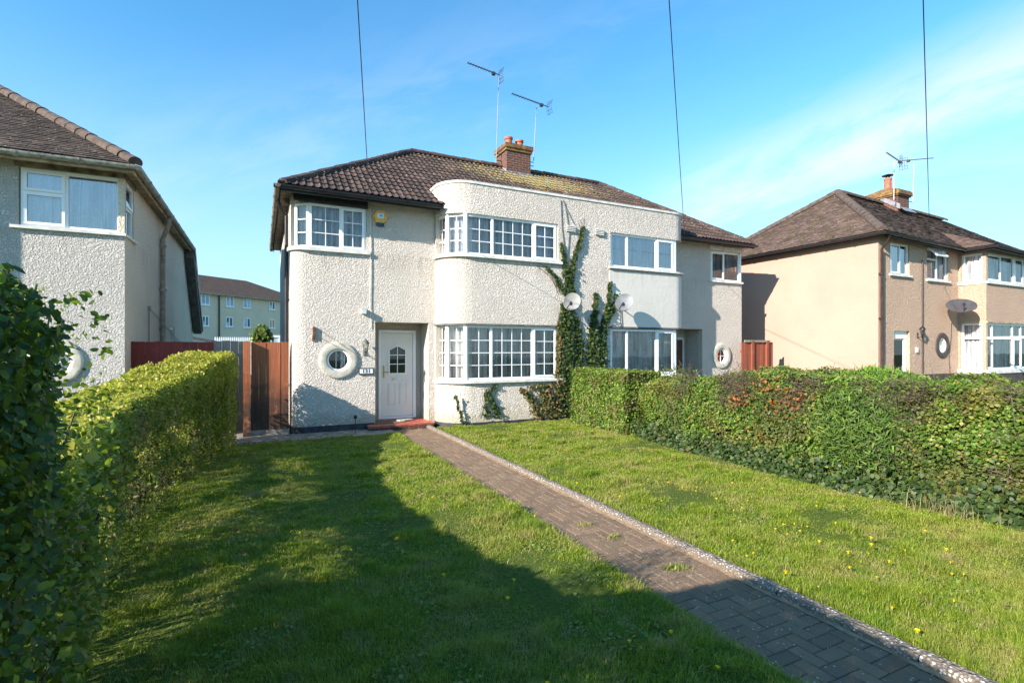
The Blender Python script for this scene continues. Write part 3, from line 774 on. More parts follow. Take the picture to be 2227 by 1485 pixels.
# ============================================================ GROUND
g = MB(); g.add([(-400, -60, -0.03), (400, -60, -0.03), (400, 700, -0.03), (-400, 700, -0.03)], [(0, 1, 2, 3)])
g.build('ground', 'ground_far', kind='structure')
g = MB(); g.add([(-60, -14, -0.02), (60, -14, -0.02), (60, -6, -0.02), (-60, -6, -0.02)], [(0, 1, 2, 3)])
g.build('road', 'tarmac', kind='structure')
PX0, PX1 = 2.60, 3.42
def lawn_sheet(name, x0, x1, y0, y1, top):
    mb = MB(); nx, ny = int((x1 - x0) / .12), int((y1 - y0) / .12); vs = []; fs = []
    for j in range(ny + 1):
        for i in range(nx + 1):
            x = x0 + (x1 - x0) * i / nx; y = y0 + (y1 - y0) * j / ny
            e = min(x - x0, x1 - x, 0.15) / 0.15
            vs.append((x, y, top + 0.012 * math.sin(x * 2.1 + y) + 0.01 * math.sin(y * 3.3 - x * 1.7) + 0.006 * random.random() * e))
    for j in range(ny):
        for i in range(nx): a = j * (nx + 1) + i; fs.append((a, a + 1, a + nx + 2, a + nx + 1))
    mb.add(vs, fs)
    # rim down to the soil
    for i in range(nx):
        pass
    for j in range(ny):
        for i0, fl in ((0, 0), (nx, 1)):
            a, b = vs[j * (nx + 1) + i0], vs[(j + 1) * (nx + 1) + i0]
            mb.add([a, b, (b[0], b[1], -0.02), (a[0], a[1], -0.02)], [(0, 1, 2, 3) if fl else (3, 2, 1, 0)])
    for i in range(nx):
        a, b = vs[ny * (nx + 1) + i], vs[ny * (nx + 1) + i + 1]
        mb.add([a, b, (b[0], b[1], -0.02), (a[0], a[1], -0.02)], [(0, 1, 2, 3)])
    mb.build(name, 'lawn_soil', kind='structure', smooth=50)
lawn_sheet('lawn', -2.2, PX0 - 0.03, -1.0, 10.75, 0.035)
lawn_sheet('lawn', PX1 + 0.13, 8.4, -1.0, 11.15, 0.035)
# brick path: herringbone pavers
pv = MB(); u_ = 0.103
def paver(x0, y0, x1, y1):
    x0, x1 = max(x0, PX0), min(x1, PX1)
    if x1 - x0 < 0.02: return
    dz = random.uniform(-.003, .003); t = random.uniform(-.002, .002); gp = 0.0025; c = 0.0045
    z = 0.012 + dz
    vs = [(x0 + gp, y0 + gp, -.01), (x1 - gp, y0 + gp, -.01), (x1 - gp, y1 - gp, -.01), (x0 + gp, y1 - gp, -.01),
          (x0 + gp, y0 + gp, z - c + t), (x1 - gp, y0 + gp, z - c - t), (x1 - gp, y1 - gp, z - c - t), (x0 + gp, y1 - gp, z - c + t),
          (x0 + gp + c, y0 + gp + c, z + t), (x1 - gp - c, y0 + gp + c, z - t), (x1 - gp - c, y1 - gp - c, z - t), (x0 + gp + c, y1 - gp - c, z + t)]
    fs = [(0, 1, 5, 4), (1, 2, 6, 5), (2, 3, 7, 6), (3, 0, 4, 7), (4, 5, 9, 8), (5, 6, 10, 9), (6, 7, 11, 10), (7, 4, 8, 11), (8, 9, 10, 11)]
    pv.add(vs, fs)
for j in range(-10, 116):
    for i in range(-1, 10):
        c = (i - j) % 4; x = PX0 - 0.03 + i * u_; y = j * u_ - 0.2
        if y > 11.3: continue
        if c == 0: paver(x, y, x + 2 * u_, y + u_)
        elif c == 3: paver(x, y, x + u_, y + 2 * u_)
pth = pv.build('path', 'paver', kind='structure')
jb = MB(); jb.add([(PX0 - .03, -1.2, 0.004), (PX1 + .02, -1.2, 0.004), (PX1 + .02, 11.49, 0.004), (PX0 - .03, 11.49, 0.004)], [(0, 1, 2, 3)])
jb.build('path_bed', 'joint', kind='structure')
# exposed-aggregate kerb
kb = MB(); y = -1.1
while y < 11.0:
    l = 0.91; e = random.uniform(-.006, .006)
    segs = 8; vs = []
    pr = [(PX1 + .012, -.02), (PX1 + .012, .045), (PX1 + .03, .065), (PX1 + .075, .07), (PX1 + .115, .06), (PX1 + .125, -.02)]
    for k in range(segs + 1):
        for (x, z) in pr: vs.append((x + e + random.uniform(-.003, .003), y + l * k / segs - (0.004 if k == segs else 0), z + e * .5 + random.uniform(-.003, .003)))
    fs = [(k * 6 + m, k * 6 + m + 1, (k + 1) * 6 + m + 1, (k + 1) * 6 + m) for k in range(segs) for m in range(5)]
    kb.add(vs, fs); y += l
kb.build('kerb', 'aggregate', kind='structure', smooth=60)
# crumbly dirt line along the kerb, thin left edging stones
dl = MB(); y = -1.0
while y < 11:
    l = random.uniform(.1, .25); wv = random.uniform(.015, .05)
    dl.add([(PX1 - wv, y, .0165), (PX1 + .02, y, .018), (PX1 + .02, y + l, .018), (PX1 - random.uniform(.015, .05), y + l, .0165)], [(0, 1, 2, 3)]); y += l
dl.build('kerb_bed', 'sand', kind='structure')
cs = MB(); cs.box(0.30, 2.62, 10.72, 11.83, -0.02, 0.022); cs.build('pavement', 'concrete', kind='structure')
ds = MB(); ds.box(-1.1, 0.30, 11.2, 14.0, -0.02, 0.018); ds.build('side_path', 'concrete', kind='structure')

# ============================================================ MAIN PAIR OF HOUSES
YF, YB = 11.83, 11.10
H = thing('house', (7.4, 11.9, 0), 'white roughcast pair of semi-detached houses with a curved parapet bay, behind the lawn', 'house')
EV = 5.2
w = MB()
# left facade: side wall, rounded corner, front
pl = [(0.55, 19.0), (0.55, 12.13)] + arc(.85, 12.13, .3, 180, 270, 8) + [(3.74, YF)]
S = polylen(pl); sx = S[-1] - 3.74                     # s = X + sx on the front
RC = (1.52, 1.585)
wallstrip(w, pl, 0, EV, [(6.95, 2.126 + sx, 4.0, 5.0), (2.32 + sx, 3.575 + sx, 0, 2.45), (RC[0] - .28 + sx, RC[0] + .28 + sx, RC[1] - .28, RC[1] + .28)], depth=0.14)
# porch recess: back wall round the door, deeper jambs
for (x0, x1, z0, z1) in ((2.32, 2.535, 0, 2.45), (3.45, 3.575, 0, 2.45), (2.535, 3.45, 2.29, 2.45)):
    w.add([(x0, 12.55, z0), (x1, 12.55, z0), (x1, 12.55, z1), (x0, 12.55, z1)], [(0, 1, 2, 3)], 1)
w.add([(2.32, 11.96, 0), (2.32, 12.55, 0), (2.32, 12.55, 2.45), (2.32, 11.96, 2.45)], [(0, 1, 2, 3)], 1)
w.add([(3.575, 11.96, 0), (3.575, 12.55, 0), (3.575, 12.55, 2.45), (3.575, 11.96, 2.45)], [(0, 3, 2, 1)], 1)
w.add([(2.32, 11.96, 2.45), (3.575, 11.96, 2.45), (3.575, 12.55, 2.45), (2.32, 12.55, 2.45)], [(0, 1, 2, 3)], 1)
# fill between the square hole and the round opening
def round_fill(mb, cx, y, cz, r, h=.28, mi=0):
    n = 48; vs = []
    for k in range(n):
        a = 2 * PI * k / n; c, s_ = math.cos(a), math.sin(a); q = h / max(abs(c), abs(s_))
        vs += [(cx + c * q, y, cz + s_ * q), (cx + c * r, y, cz + s_ * r)]
    mb.add(vs, [(2 * k, 2 * k + 1, (2 * k + 3) % (2 * n), (2 * k + 2) % (2 * n)) for k in range(n)], mi)
round_fill(w, RC[0], YF + .001, RC[1], .25)
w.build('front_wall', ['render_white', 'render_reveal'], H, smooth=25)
# centre block with both bays
w = MB()
LC = arc(4.43, 11.8, .7, 180, 270, 14); RCV = arc(10.67, 11.6, .5, 270, 360, 9)
pb = [(3.73, 12.6)] + LC + [(7.45, YB)] + RCV + [(11.17, 12.6)]
Sb = polylen(pb); f0 = Sb[1] + .7 * PI / 2 * 0.9995 - 4.43       # s = X + f0 along the flat front
aL = Sb[1] + .05; bR = Sb[-2] - 0.03
ZU0, ZU1, ZL0, ZL1 = 3.97, 4.99, 1.03, 2.39
wallstrip(w, pb, 0, 5.70, [(aL, 6.74 + f0, ZU0, ZU1), (aL, 6.74 + f0, ZL0, ZL1)] + [(8.375 + f0, bR, 3.97, 4.95), (8.375 + f0, bR, ZL0, ZL1)], depth=0.14)
w.add([(x, y, 5.62) for x, y in pb], [tuple(range(len(pb)))])
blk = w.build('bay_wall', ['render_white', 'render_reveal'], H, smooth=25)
w = MB(); sill_along(w, pb, 5.69, 5.745, 0.02, 0.16)
w.build('coping', 'sill_white', H, smooth=30)
# smooth panel on the right-hand bay
w = MB(); pr_ = [(8.33, YB - .012), (10.67, YB - .012)] + arc(10.67, 11.6, .512, 270, 360, 9)
wallstrip(w, pr_, 2.43, 3.92, depth=0)
w.add([(8.33, YB, 2.43), (8.33, YB - .012, 2.43), (8.33, YB - .012, 3.92), (8.33, YB, 3.92)], [(0, 1, 2, 3)])
w.build('bay_panel', 'render_smooth_panel', H, smooth=25, label='smooth grey rendered panel between the right-hand bay windows')
# drip edges over the lower bay windows
w = MB(); sill_along(w, LC + [(6.82, YB)], 2.385, 2.425, 0.03, 0.05); w.build('drip_edge', 'barge_dark', H)
w = MB(); sill_along(w, [(8.30, YB)] + RCV, 2.385, 2.425, 0.03, 0.05)
w.build('drip_edge', 'barge_dark', H, smooth=30)
# right facade
w = MB(); pr2 = [(11.17, YF), (14.26, YF), (14.26, 19.0)]
RC2 = (13.33, 1.60)
wallstrip(w, pr2, 0, EV, [(0.02, 12.49 - 11.17, 0, 2.45), (12.84 - 11.17, 3.09 + .6, 3.98, 4.98), (RC2[0] - .28 - 11.17, RC2[0] + .28 - 11.17, RC2[1] - .28, RC2[1] + .28)], depth=0.14)
w.add([(12.49, 11.96, 0), (12.49, 12.55, 0), (12.49, 12.55, 2.45), (12.49, 11.96, 2.45)], [(0, 3, 2, 1)], 0)
w.add([(11.17, 11.96, 2.45), (12.49, 11.96, 2.45), (12.49, 12.55, 2.45), (11.17, 12.55, 2.45)], [(0, 1, 2, 3)], 0)
w.add([(12.36, 12.55, 0), (12.49, 12.55, 0), (12.49, 12.55, 2.45), (12.36, 12.55, 2.45)], [(0, 1, 2, 3)], 0)
w.add([(11.17, 12.55, 2.2), (12.36, 12.55, 2.2), (12.36, 12.55, 2.45), (11.17, 12.55, 2.45)], [(0, 1, 2, 3)], 0)
round_fill(w, RC2[0], YF + .001, RC2[1], .25)
w.build('front_wall', ['render_grey_white', 'render_reveal'], H, smooth=25)
w = MB(); w.box(.55, 14.26, 18.95, 19.0, 0, EV); w.box(7.42, 7.48, 11.3, 18.9, 0, 5.5)
w.build('rear_wall', 'render_grey_white', H)
w = MB(); w.box(.7, 14.1, 12.62, 18.8, 2.5, 2.62); w.box(3.9, 11.0, 11.4, 12.62, 2.5, 2.62); w.box(.7, 2.3, 11.99, 12.62, 2.5, 2.62); w.box(3.76, 7.4, 14.6, 14.7, 0, 5.1); w.box(7.5, 14.1, 14.6, 14.7, 0, 5.1); w.box(.7, 3.7, 14.0, 14.1, 0, 5.1); w.box(3.68, 3.75, 12.6, 14.6, 0, 5.1)
w.build('interior_wall', 'interior', H)
# plinth
w = MB()
def strip(mb, pts, z0, z1, out):
    sill_along(mb, pts, z0, z1, out, 0.02)
strip(w, pl[:-1] + [(2.30, YF)], 0, .155, .02); strip(w, LC + [(7.4, YB)], 0, .11, .015)
w.build('plinth', 'plinth_black', H)
# eaves: soffit, fascia, gutter
w = MB()
w.box(.37, 3.76, 11.47, 11.86, 5.16, 5.2); w.build('soffit', 'barge_dark', H)
w = MB(); w.box(11.14, 14.36, 11.47, 11.86, 5.16, 5.2); w.build('soffit', 'barge_dark', H)
w = MB(); w.box(14.24, 14.36, 11.86, 19, 5.16, 5.2); w.build('soffit', 'barge_dark', H)
w = MB(); w.box(.37, .58, 11.47, 19.0, 5.150, 5.158)
w.box(.46, .62, 12.3, 12.42, 5.02, 5.148)
w.build('soffit', 'soffit_weathered', H)
w = MB(); w.box(.35, 3.74, 11.44, 11.465, 5.06, 5.21); w.build('fascia', 'black_paint', H)
w = MB(); w.box(11.19, 14.38, 11.44, 11.465, 5.08, 5.21); w.build('fascia', 'black_paint', H)
w = MB(); w.box(.345, .365, 11.47, 19, 5.08, 5.21); w.build('fascia', 'black_paint', H)
w = MB(); w.box(.60, 2.15, YF - .035, YF + .06, 5.0, 5.155)
w.build('fascia', 'black_paint', H)
w = MB(); gutter(w, [(.24, 11.38, 5.17), (3.76, 11.38, 5.15)], .062); w.build('gutter', 'black_paint', H, smooth=40)
w = MB(); gutter(w, [(11.16, 11.38, 5.15), (14.40, 11.38, 5.17)], .062)
w.build('gutter', 'black_paint', H, smooth=40)
w = MB(); gutter(w, [(.285, 11.34, 5.17), (.285, 19, 5.17)], .062); w.build('gutter', 'soffit_weathered', H, smooth=40)
w = MB(); w.tube([(.31, 12.3, 5.1), (.36, 12.35, 4.95), (.49, 12.45, 4.8), (.49, 12.45, 0.05)], .04, 10); w.box(.5, .56, 12.38, 12.52, 2.9, 2.95); w.box(.5, .56, 12.38, 12.52, 1.0, 1.05)
w.build('downpipe', 'black_paint', H, smooth=40)
# roof
zr = 7.78; YR = 15.25; XA, XB = 4.05, 10.95
roof = MB()
tiles(roof, (.31, 11.42, EV), (14.41, 11.42, EV), (XB, YR, zr), (XA, YR, zr), 0.30, 0.29, 'roll', xlim=(4.3, 10.7, 12.1))
tiles(roof, (.31, 19.08, EV), (.31, 11.42, EV), (XA, YR, zr), (XA, YR, zr), 0.30, 0.29, 'roll')
roof.add([(14.41, 11.42, EV), (14.41, 19.08, EV), (XB, YR, zr), (XA, YR, zr), (.31, 19.08, EV)], [(0, 1, 2), (1, 4, 3, 2)])
RF = roof.build('roof', 'tiles_main', H)
w = MB(); ridge(w, (.38, 11.49, EV + .05), (XA, YR, zr + .03)); ridge(w, (14.34, 11.49, EV + .05), (XB, YR, zr + .03)); ridge(w, (XA, YR, zr + .03), (XB, YR, zr + .03)); ridge(w, (.38, 19, EV + .05), (XA, YR, zr + .03))
w.build('ridge_tiles', 'mortar' if False else 'tiles_main', RF)
# chimney
CX0, CX1, CY0, CY1 = 7.08, 7.96, 14.85, 15.62
w = MB(); w.box(CX0, CX1, CY0, CY1, 7.2, 8.24)
ch = w.build('chimney', 'brick', H)
w = MB(); w.box(CX0 - .04, CX1 + .04, CY0 - .04, CY1 + .04, 8.24, 8.33); w.box(CX0 - .07, CX1 + .07, CY0 - .07, CY1 + .07, 8.33, 8.46)
vs = [(CX0 - .05, CY0 - .05, 8.461), (CX1 + .05, CY0 - .05, 8.461), (CX1 + .05, CY1 + .05, 8.461), (CX0 - .05, CY1 + .05, 8.461), (CX0 + .2, CY0 + .25, 8.56), (CX1 - .2, CY0 + .25, 8.56), (CX1 - .2, CY1 - .25, 8.56), (CX0 + .2, CY1 - .25, 8.56)]
w.add(vs, [(0, 1, 5, 4), (1, 2, 6, 5), (2, 3, 7, 6), (3, 0, 4, 7), (4, 5, 6, 7)])
w.build('chimney_cap', 'brick_lichen', ch)
for cx, h in ((7.33, .30), (7.73, .27)):
    w = MB(); w.lathe((cx, 15.22, 8.50), (0, 0, 1), [(.125, 0), (.115, h - .07), (.14, h - .06), (.145, h), (.115, h), (.10, h - .1), (.1, h - .2), (0.001, h - .2)], 20)
    w.build('chimney_pot', 'terracotta', ch, smooth=40)
w = MB()
w.add([(CX0 - .02, CY0 - .02, 7.42), (CX1 + .02, CY0 - .02, 7.42), (CX1 + .02, CY0 - .02, 7.58), (CX0 - .02, CY0 - .02, 7.58)], [(0, 1, 2, 3)])
w.add([(CX0 - .02, CY0 - .25, 7.36), (CX1 + .02, CY0 - .25, 7.36), (CX1 + .02, CY0 - .02, 7.53), (CX0 - .02, CY0 - .02, 7.53)], [(0, 1, 2, 3)])
w.add([(CX0 - .02, CY0 - .02, 7.45), (CX0 - .02, CY1, 7.8), (CX0 - .02, CY1, 7.98), (CX0 - .02, CY0 - .02, 7.62)], [(0, 3, 2, 1)])
w.build('flashing', 'lead', ch)

# windows of the left-hand house
W = Win()
W.facet((.64, 12.07), (.905, 11.87), 4.03, 5.0, [(0, 9, 'fix', 1, 3)], dep=.06)
W.facet((.915, 11.865), (2.12, 11.865), 4.03, 5.0, [(0, .655, 'fix', 2, 3), (.655, 9, 'case', 2, 3)])
sill_along(W.sill, [(.55, 12.2), (.55, 12.13)] + arc(.85, 12.13, .3, 180, 270, 8) + [(2.20, YF)], 3.96, 4.03, .06, .2)
W.build(H, label='white corner window with a casement, above the round window', netm='net_white')
bayf = [(3.775, 11.86), (3.90, 11.46), (4.26, 11.145), (6.735, 11.145)]
def bay_window(z0, z1, nz, netm, label, xs):
    W = Win(.06)
    W.facet(bayf[0], bayf[1], z0, z1, [(0, 9, 'fix', 2, nz)], dep=.06)
    W.facet(bayf[1], bayf[2], z0, z1, [(0, 9, 'fix', 2, nz)], dep=.06)
    W.frame.prism([(3.87, 11.44), (3.92, 11.40), (3.98, 11.46), (3.94, 11.52)], z0, z1)
    W.frame.prism([(4.20, 11.14), (4.28, 11.125), (4.31, 11.20), (4.25, 11.22)], z0, z1)
    W.facet(bayf[2], bayf[3], z0, z1, [(0, xs[0], 'fix', 2, nz), (xs[0], xs[1], 'fix', 4, nz), (xs[1], 9, 'case', 2, nz)])
    sill_along(W.sill, LC + [(6.84, YB)], z0 - .06, z0, .07, .25)
    return W
x1 = XonY(1072.5, YB) - 4.26; x2 = XonY(1162, YB) - 4.26
W = bay_window(4.03, ZU1, 3, 'net_white', '', (x1, x2))
wave_sheet(W.extra, (6.25, 11.145), (1, 0), (0, -1), 0, .42, -.2, 4.05, 4.95, .03, .1)
W.build(H, label='upper curved bay window with small panes and lilac curtains')
W = bay_window(1.09, ZL1, 4, 'net_thin', '', (XonY(1070, YB) - 4.26, XonY(1160, YB) - 4.26))
W.build(H, label='ground-floor curved bay window with small panes and lace nets', netm='net_thin')
# windows of the right-hand house
def right_bay(z0, z1, netm, a, b, c, d):
    W = Win(.06); X0 = 8.40; X1 = 10.66
    W.facet((X0, 11.145), (X1, 11.145), z0, z1, [(0, b - X0, 'fix', 1, 1), (b - X0, c - X0, 'fix', 1, 1), (c - X0, 9, 'case', 1, 1)])
    W.facet((X1 + .02, 11.15), (11.12, 11.58), z0, z1, [(0, 9, 'fix', 1, 1)], dep=.05)
    W.frame.prism([(X1 - .06, 11.13), (X1 + .06, 11.135), (X1 + .06, 11.24), (X1 - .06, 11.22)], z0, z1)
    sill_along(W.sill, [(8.30, YB)] + RCV, z0 - .05, z0, .07, .25)
    return W
W = right_bay(4.03, 4.95, 'n', 0, XonY(1366, YB), XonY(1430, YB), 0); W.build(H, label='upper plain three-light window of the right-hand bay', glass='glass_sky')
W = right_bay(1.09, 2.37, 'n', 0, XonY(1366, YB), XonY(1430, YB), 0)
W.extra.add([(8.5, 11.3, 2.12), (8.95, 11.3, 2.12), (8.95, 11.3, 2.28), (8.5, 11.3, 2.28)], [(0, 1, 2, 3)])
ex = W.extra; W.extra = MB()
fw = W.build(H, label='ground-floor plain three-light window of the right-hand bay', netm='net_thin')
ex.build('paper_notice', 'red_card', fw)
W = Win(.055)
W.facet((12.86, 11.87), (14.20, 11.87), 4.02, 4.97, [(0, .62, 'case', 1, 1), (.62, 9, 'fix', 1, 1)])
W.facet((14.225, 11.90), (14.225, 12.40), 4.02, 4.97, [(0, 9, 'fix', 1, 1)])
W.frame.box(14.18, 14.25, 11.84, 11.92, 4.02, 4.97)
sill_along(W.sill, [(12.78, YF), (14.26, YF), (14.26, 12.5)], 3.96, 4.02, .06, .2)
W.build(H, label='corner window with grey nets at the right end', netm='net_grey')
w = MB(); w.box(12.80, 14.30, YF - .02, YF + .03, 4.982, 5.12); w.build('lintel_board', 'sill_white', H)
# round windows
def round_window(cx, y, cz, parent, label, n=(0, -1, 0), stuff=True, dark=False):
    w = MB(); ring_surround(w, (cx, y, cz), n, .245, .412, .042)
    # brick-like radial grooves
    f = w.build('round_window', 'plinth_brown' if dark else 'surround', parent, smooth=40, label=label)
    w = MB()
    for k in range(0 if dark else 30):
        a = 2 * PI * k / 30 + .07; c, s_ = math.cos(a), math.sin(a)
        if s_ > .85: continue
        p0 = Vector((cx + c * .28, y - .0425, cz + s_ * .262)); p1 = Vector((cx + c * .405, y - .040, cz + s_ * .395)); t = Vector((-s_, 0, c)) * .0045
        w.add([p0 - t, p1 - t, p1 + t, p0 + t, p0 - t + Vector((0, .02, 0)), p1 - t + Vector((0, .02, 0)), p1 + t + Vector((0, .02, 0)), p0 + t + Vector((0, .02, 0))], [(0, 1, 2, 3), (0, 4, 5, 1), (3, 2, 6, 7)])
    w.build('joint', 'soffit_beige', f)
    w = MB(); w.lathe((cx, y + .05, cz), n, [(.245, 0), (.245, .045), (.232, .06), (.205, .045), (.20, 0)], 48); w.build('window_frame', 'upvc', f, smooth=40)
    w = MB(); w.lathe((cx, y + .04, cz), n, [(.0005, 0), (.21, 0)], 40); w.build('pane', 'glass', f)
    if stuff:
        w = MB()
        for dx, ww, z0, z1 in ((-.03, .022, -.2, .2), (.075, .012, -.2, .19), (.11, .012, -.18, .17), (.145, .012, -.14, .14)): w.box(cx + dx - ww, cx + dx + ww * .3, y + .10, y + .108, cz + z0, cz + z1)
        w.build('blind', 'net_white', f)
        for dx, dz in ((-.02, .10), (.11, -.01)):
            w = MB(); w.lathe((cx + dx, y + .09, cz + dz), (0, -1, 0), [(.001, .01), (.022, .008), (.03, 0)], 12)
            w.build('glass_bead', 'vase_blue', f)
    else:
        w = MB(); w.box(cx - .009, cx + .009, y + .03, y + .045, cz - .205, cz + .205); w.box(cx - .205, cx + .205, y + .031, y + .044, cz - .009, cz + .009); w.build('glazing_bar', 'upvc', f)
        w = MB(); wave_sheet(w, (cx - .2, y + .12), (1, 0), (0, -1), 0, .4, 0, cz - .2, cz + .2, .01); w.build('net_curtain', 'net_white', f)
round_window(RC[0], YF, RC[1], H, 'round window with white surround left of the door')
round_window(RC2[0], YF, RC2[1], H, 'round window with white surround at the right end', stuff=False)
# front door
D = MB(); dx0, dx1, dz0, dz1, dy = 2.535, 3.45, .13, 2.29, 12.50
D.box(dx0, dx1, dy, dy + .07, dz1 - .07, dz1); D.box(dx0, dx0 + .07, dy, dy + .07, dz0, dz1 - .07); D.box(dx1 - .07, dx1, dy, dy + .07, dz0, dz1 - .07); D.box(dx0 + .07, dx1 - .07, dy - .01, dy + .07, dz0, dz0 + .05)
door = D.build('door', 'upvc', H, label='white front door with an arched six-pane light')
a0, a1, b0, b1 = dx0 + .078, dx1 - .078, dz0 + .058, dz1 - .078
cxm = (a0 + a1) / 2; gx0, gx1, gz0, gzs, gzt = cxm - .19, cxm + .19, 1.24, 1.80, 1.90
w = MB(); yd = dy + .02
# leaf with an opening: pieces round the glazing
w.box(a0, gx0, yd, yd + .045, b0, b1); w.box(gx1, a1, yd, yd + .045, b0, b1); w.box(gx0, gx1, yd, yd + .045, b0, gz0)
w.add([(gx0, yd, gzs), (cxm, yd, gzt), (gx1, yd, gzs), (gx1, yd, b1), (gx0, yd, b1)], [(0, 1, 2, 3, 4)])
w.add([(gx0, yd, gzs), (cxm, yd, gzt), (cxm, yd + .045, gzt), (gx0, yd + .045, gzs)], [(0, 1, 2, 3)]); w.add([(gx1, yd, gzs), (cxm, yd, gzt), (cxm, yd + .045, gzt), (gx1, yd + .045, gzs)], [(3, 2, 1, 0)])
# raised mouldings
def frame_rect(mb, x0, x1, z0, z1, y, wd=.014, dp=.012):
    mb.box(x0, x1, y - dp, y - .0005, z0, z0 + wd); mb.box(x0, x1, y - dp, y - .0005, z1 - wd, z1); mb.box(x0, x0 + wd, y - dp, y - .0005, z0 + wd, z1 - wd); mb.box(x1 - wd, x1, y - dp, y - .0005, z0 + wd, z1 - wd)
for (x0, x1) in ((cxm - .23, cxm - .045), (cxm + .045, cxm + .23)):
    frame_rect(w, x0, x1, .47, .99, yd); w.box(x0 + .025, x1 - .025, yd - .008, yd - .0006, .495, .965)
w.build('door_leaf', 'upvc_door', door)
w = MB(); fr = .035
w.box(gx0 - fr, gx0, yd - .02, yd + .01, gz0 - fr, gzs); w.box(gx1, gx1 + fr, yd - .02, yd + .01, gz0 - fr, gzs); w.box(gx0, gx1, yd - .02, yd + .01, gz0 - fr, gz0)
for sgn in (-1, 1):
    xa = cxm + sgn * .19
    q = [(xa + sgn * fr, gzs), (cxm, gzt + fr * 1.1), (cxm, gzt), (xa, gzs)]
    vs = [(x, yd - .02, z) for x, z in q] + [(x, yd + .01, z) for x, z in q]
    w.add(vs, [(0, 1, 2, 3), (0, 4, 5, 1), (2, 6, 7, 3), (1, 5, 6, 2), (3, 7, 4, 0)])
w.box(cxm - .009, cxm + .009, yd - .012, yd + .005, gz0, gzt)
for z in (gz0 + .22, gz0 + .44): w.box(gx0, gx1, yd - .011, yd + .004, z - .009, z + .009)
w.build('door_glazing_bar', 'upvc', door)
w = MB(); w.add([(gx0, yd + .012, gz0), (gx1, yd + .012, gz0), (gx1, yd + .012, gzs), (cxm, yd + .012, gzt), (gx0, yd + .012, gzs)], [(0, 1, 2, 3, 4)])
w.build('door_pane', 'glass_dark', door)
w = MB(); w.box(cxm - .13, cxm + .13, yd - .012, yd - .0005, 1.06, 1.13); w.box(cxm - .11, cxm + .11, yd - .02, yd - .012, 1.072, 1.118)
w.build('letterbox', 'sill_white', door)
w = MB(); hx = a0 + .045
w.box(hx - .018, hx + .018, yd - .012, yd - .0005, 1.13, 1.43); w.tube([(hx, yd - .012, 1.27), (hx, yd - .05, 1.27), (hx + .11, yd - .055, 1.27)], .010, 8); w.lathe((hx, yd - .012, 1.20), (0, -1, 0), [(.012, 0), (.012, .008), (.001, .009)], 10)
w.build('handle', 'brass', door, smooth=40)
# neighbour's door, half hidden by the bay
w = MB(); w.box(11.22, 12.36, 12.50, 12.54, .1, 2.2); d2 = w.build('door', 'upvc', H, label='brown front door deep in the right-hand porch')
w = MB(); w.box(11.29, 12.28, 12.46, 12.499, .16, 2.12); w.build('door_leaf', 'door_brown', d2)
# step
w = MB(); w.box(2.13, 3.60, 11.50, 12.5, 0.0, .085); w.build('doorstep', 'brick', H)
w = MB(); w.box(2.12, 3.61, 11.49, 12.5, .0852, .12); w.build('doorstep_tile', 'step_red', H)
# air bricks
for u, v in ((1240.5, 498), (1302.5, 505.5)):
    x = XonY(u, YB); z = ZonY(u, v, YB); w = MB()
    w.box(x - .13, x + .13, YB - .012, YB + .01, z - .08, z + .08)
    vn = w.build('air_brick', 'barge_dark', H)
    w = MB()
    for k in range(4): w.box(x - .13, x + .13, YB - .05, YB - .0125, z - .075 + k * .042, z - .054 + k * .042)
    w.build('louvre', 'sill_white', vn)
# cable down the wall and raised joint
w = MB(); xc = XonY(805, YF); w.tube([(xc, YF - .02, 5.0), (xc, YF - .02, 3.6), (xc - .01, YF - .02, 2.75)], .008, 6)
w.tube([(xc, YF - .02, 2.75), (xc, YF - .02, 2.3)], .006, 6); w.build('cable', 'render_reveal' if False else 'sill_white', H)
w = MB()
for (pts) in ([(1222, 434), (1226, 446), (1238, 470), (1246, 486)], [(1217, 434), (1220, 500), (1228, 560), (1226, 640)], [(1232, 560), (1236, 505), (1226, 440)]):
    w.tube([(XonY(u, YB), YB - .02, ZonY(u, v, YB)) for u, v in pts], .009, 6)
w.build('cable', 'cable_grey', H)

# ---- fittings on the pair
# alarm box
x, z = XonY(826, YF), ZonY(826, 475, YF)
T = thing('alarm_box', (x, YF, z), 'yellow hexagonal burglar alarm box with blue base, under the eaves', 'alarm')
w = MB(); ox = hexa(x, z + .02, .155, YF - .07, 6, 0, 1.0); bk = hexa(x, z + .02, .175, YF + .0, 6, 0, 1.0)
w.add(ox + bk, [tuple(range(6)), (0, 6, 7, 1), (1, 7, 8, 2), (2, 8, 9, 3), (3, 9, 10, 4), (4, 10, 11, 5), (5, 11, 6, 0)]); w.build('cover', 'alarm_yellow', T)
w = MB(); w.box(x - .085, x + .08, YF - .085, YF - .002, z - .185, z - .118); w.build('strobe', 'alarm_blue', T)
w = MB(); w.box(x - .075, x + .075, YF - .076, YF - .0705, z - .02, z + .10); lb = w.build('label_plate', 'label_pale', T)
w = MB(); w.lathe((x + .01, YF - .0765, z + .045), (0, -1, 0), [(.018, 0), (.018, .002), (.0005, .002)], 12); w.build('emblem', 'label_ink', lb)
# pale box with shadow
x, z = XonY(789, YF), ZonY(789, 678, YF); w = MB()
w.box(x - .04, x + .06, YF - .12, YF, z - .05, z + .055); w.box(x - .045, x + .065, YF - .125, YF, z + .055, z + .068)
tag(w.build('security_sensor', 'box_pale', loc=(x, YF, z)), 'pale grey sensor box on the white wall above the door corner', 'sensor')
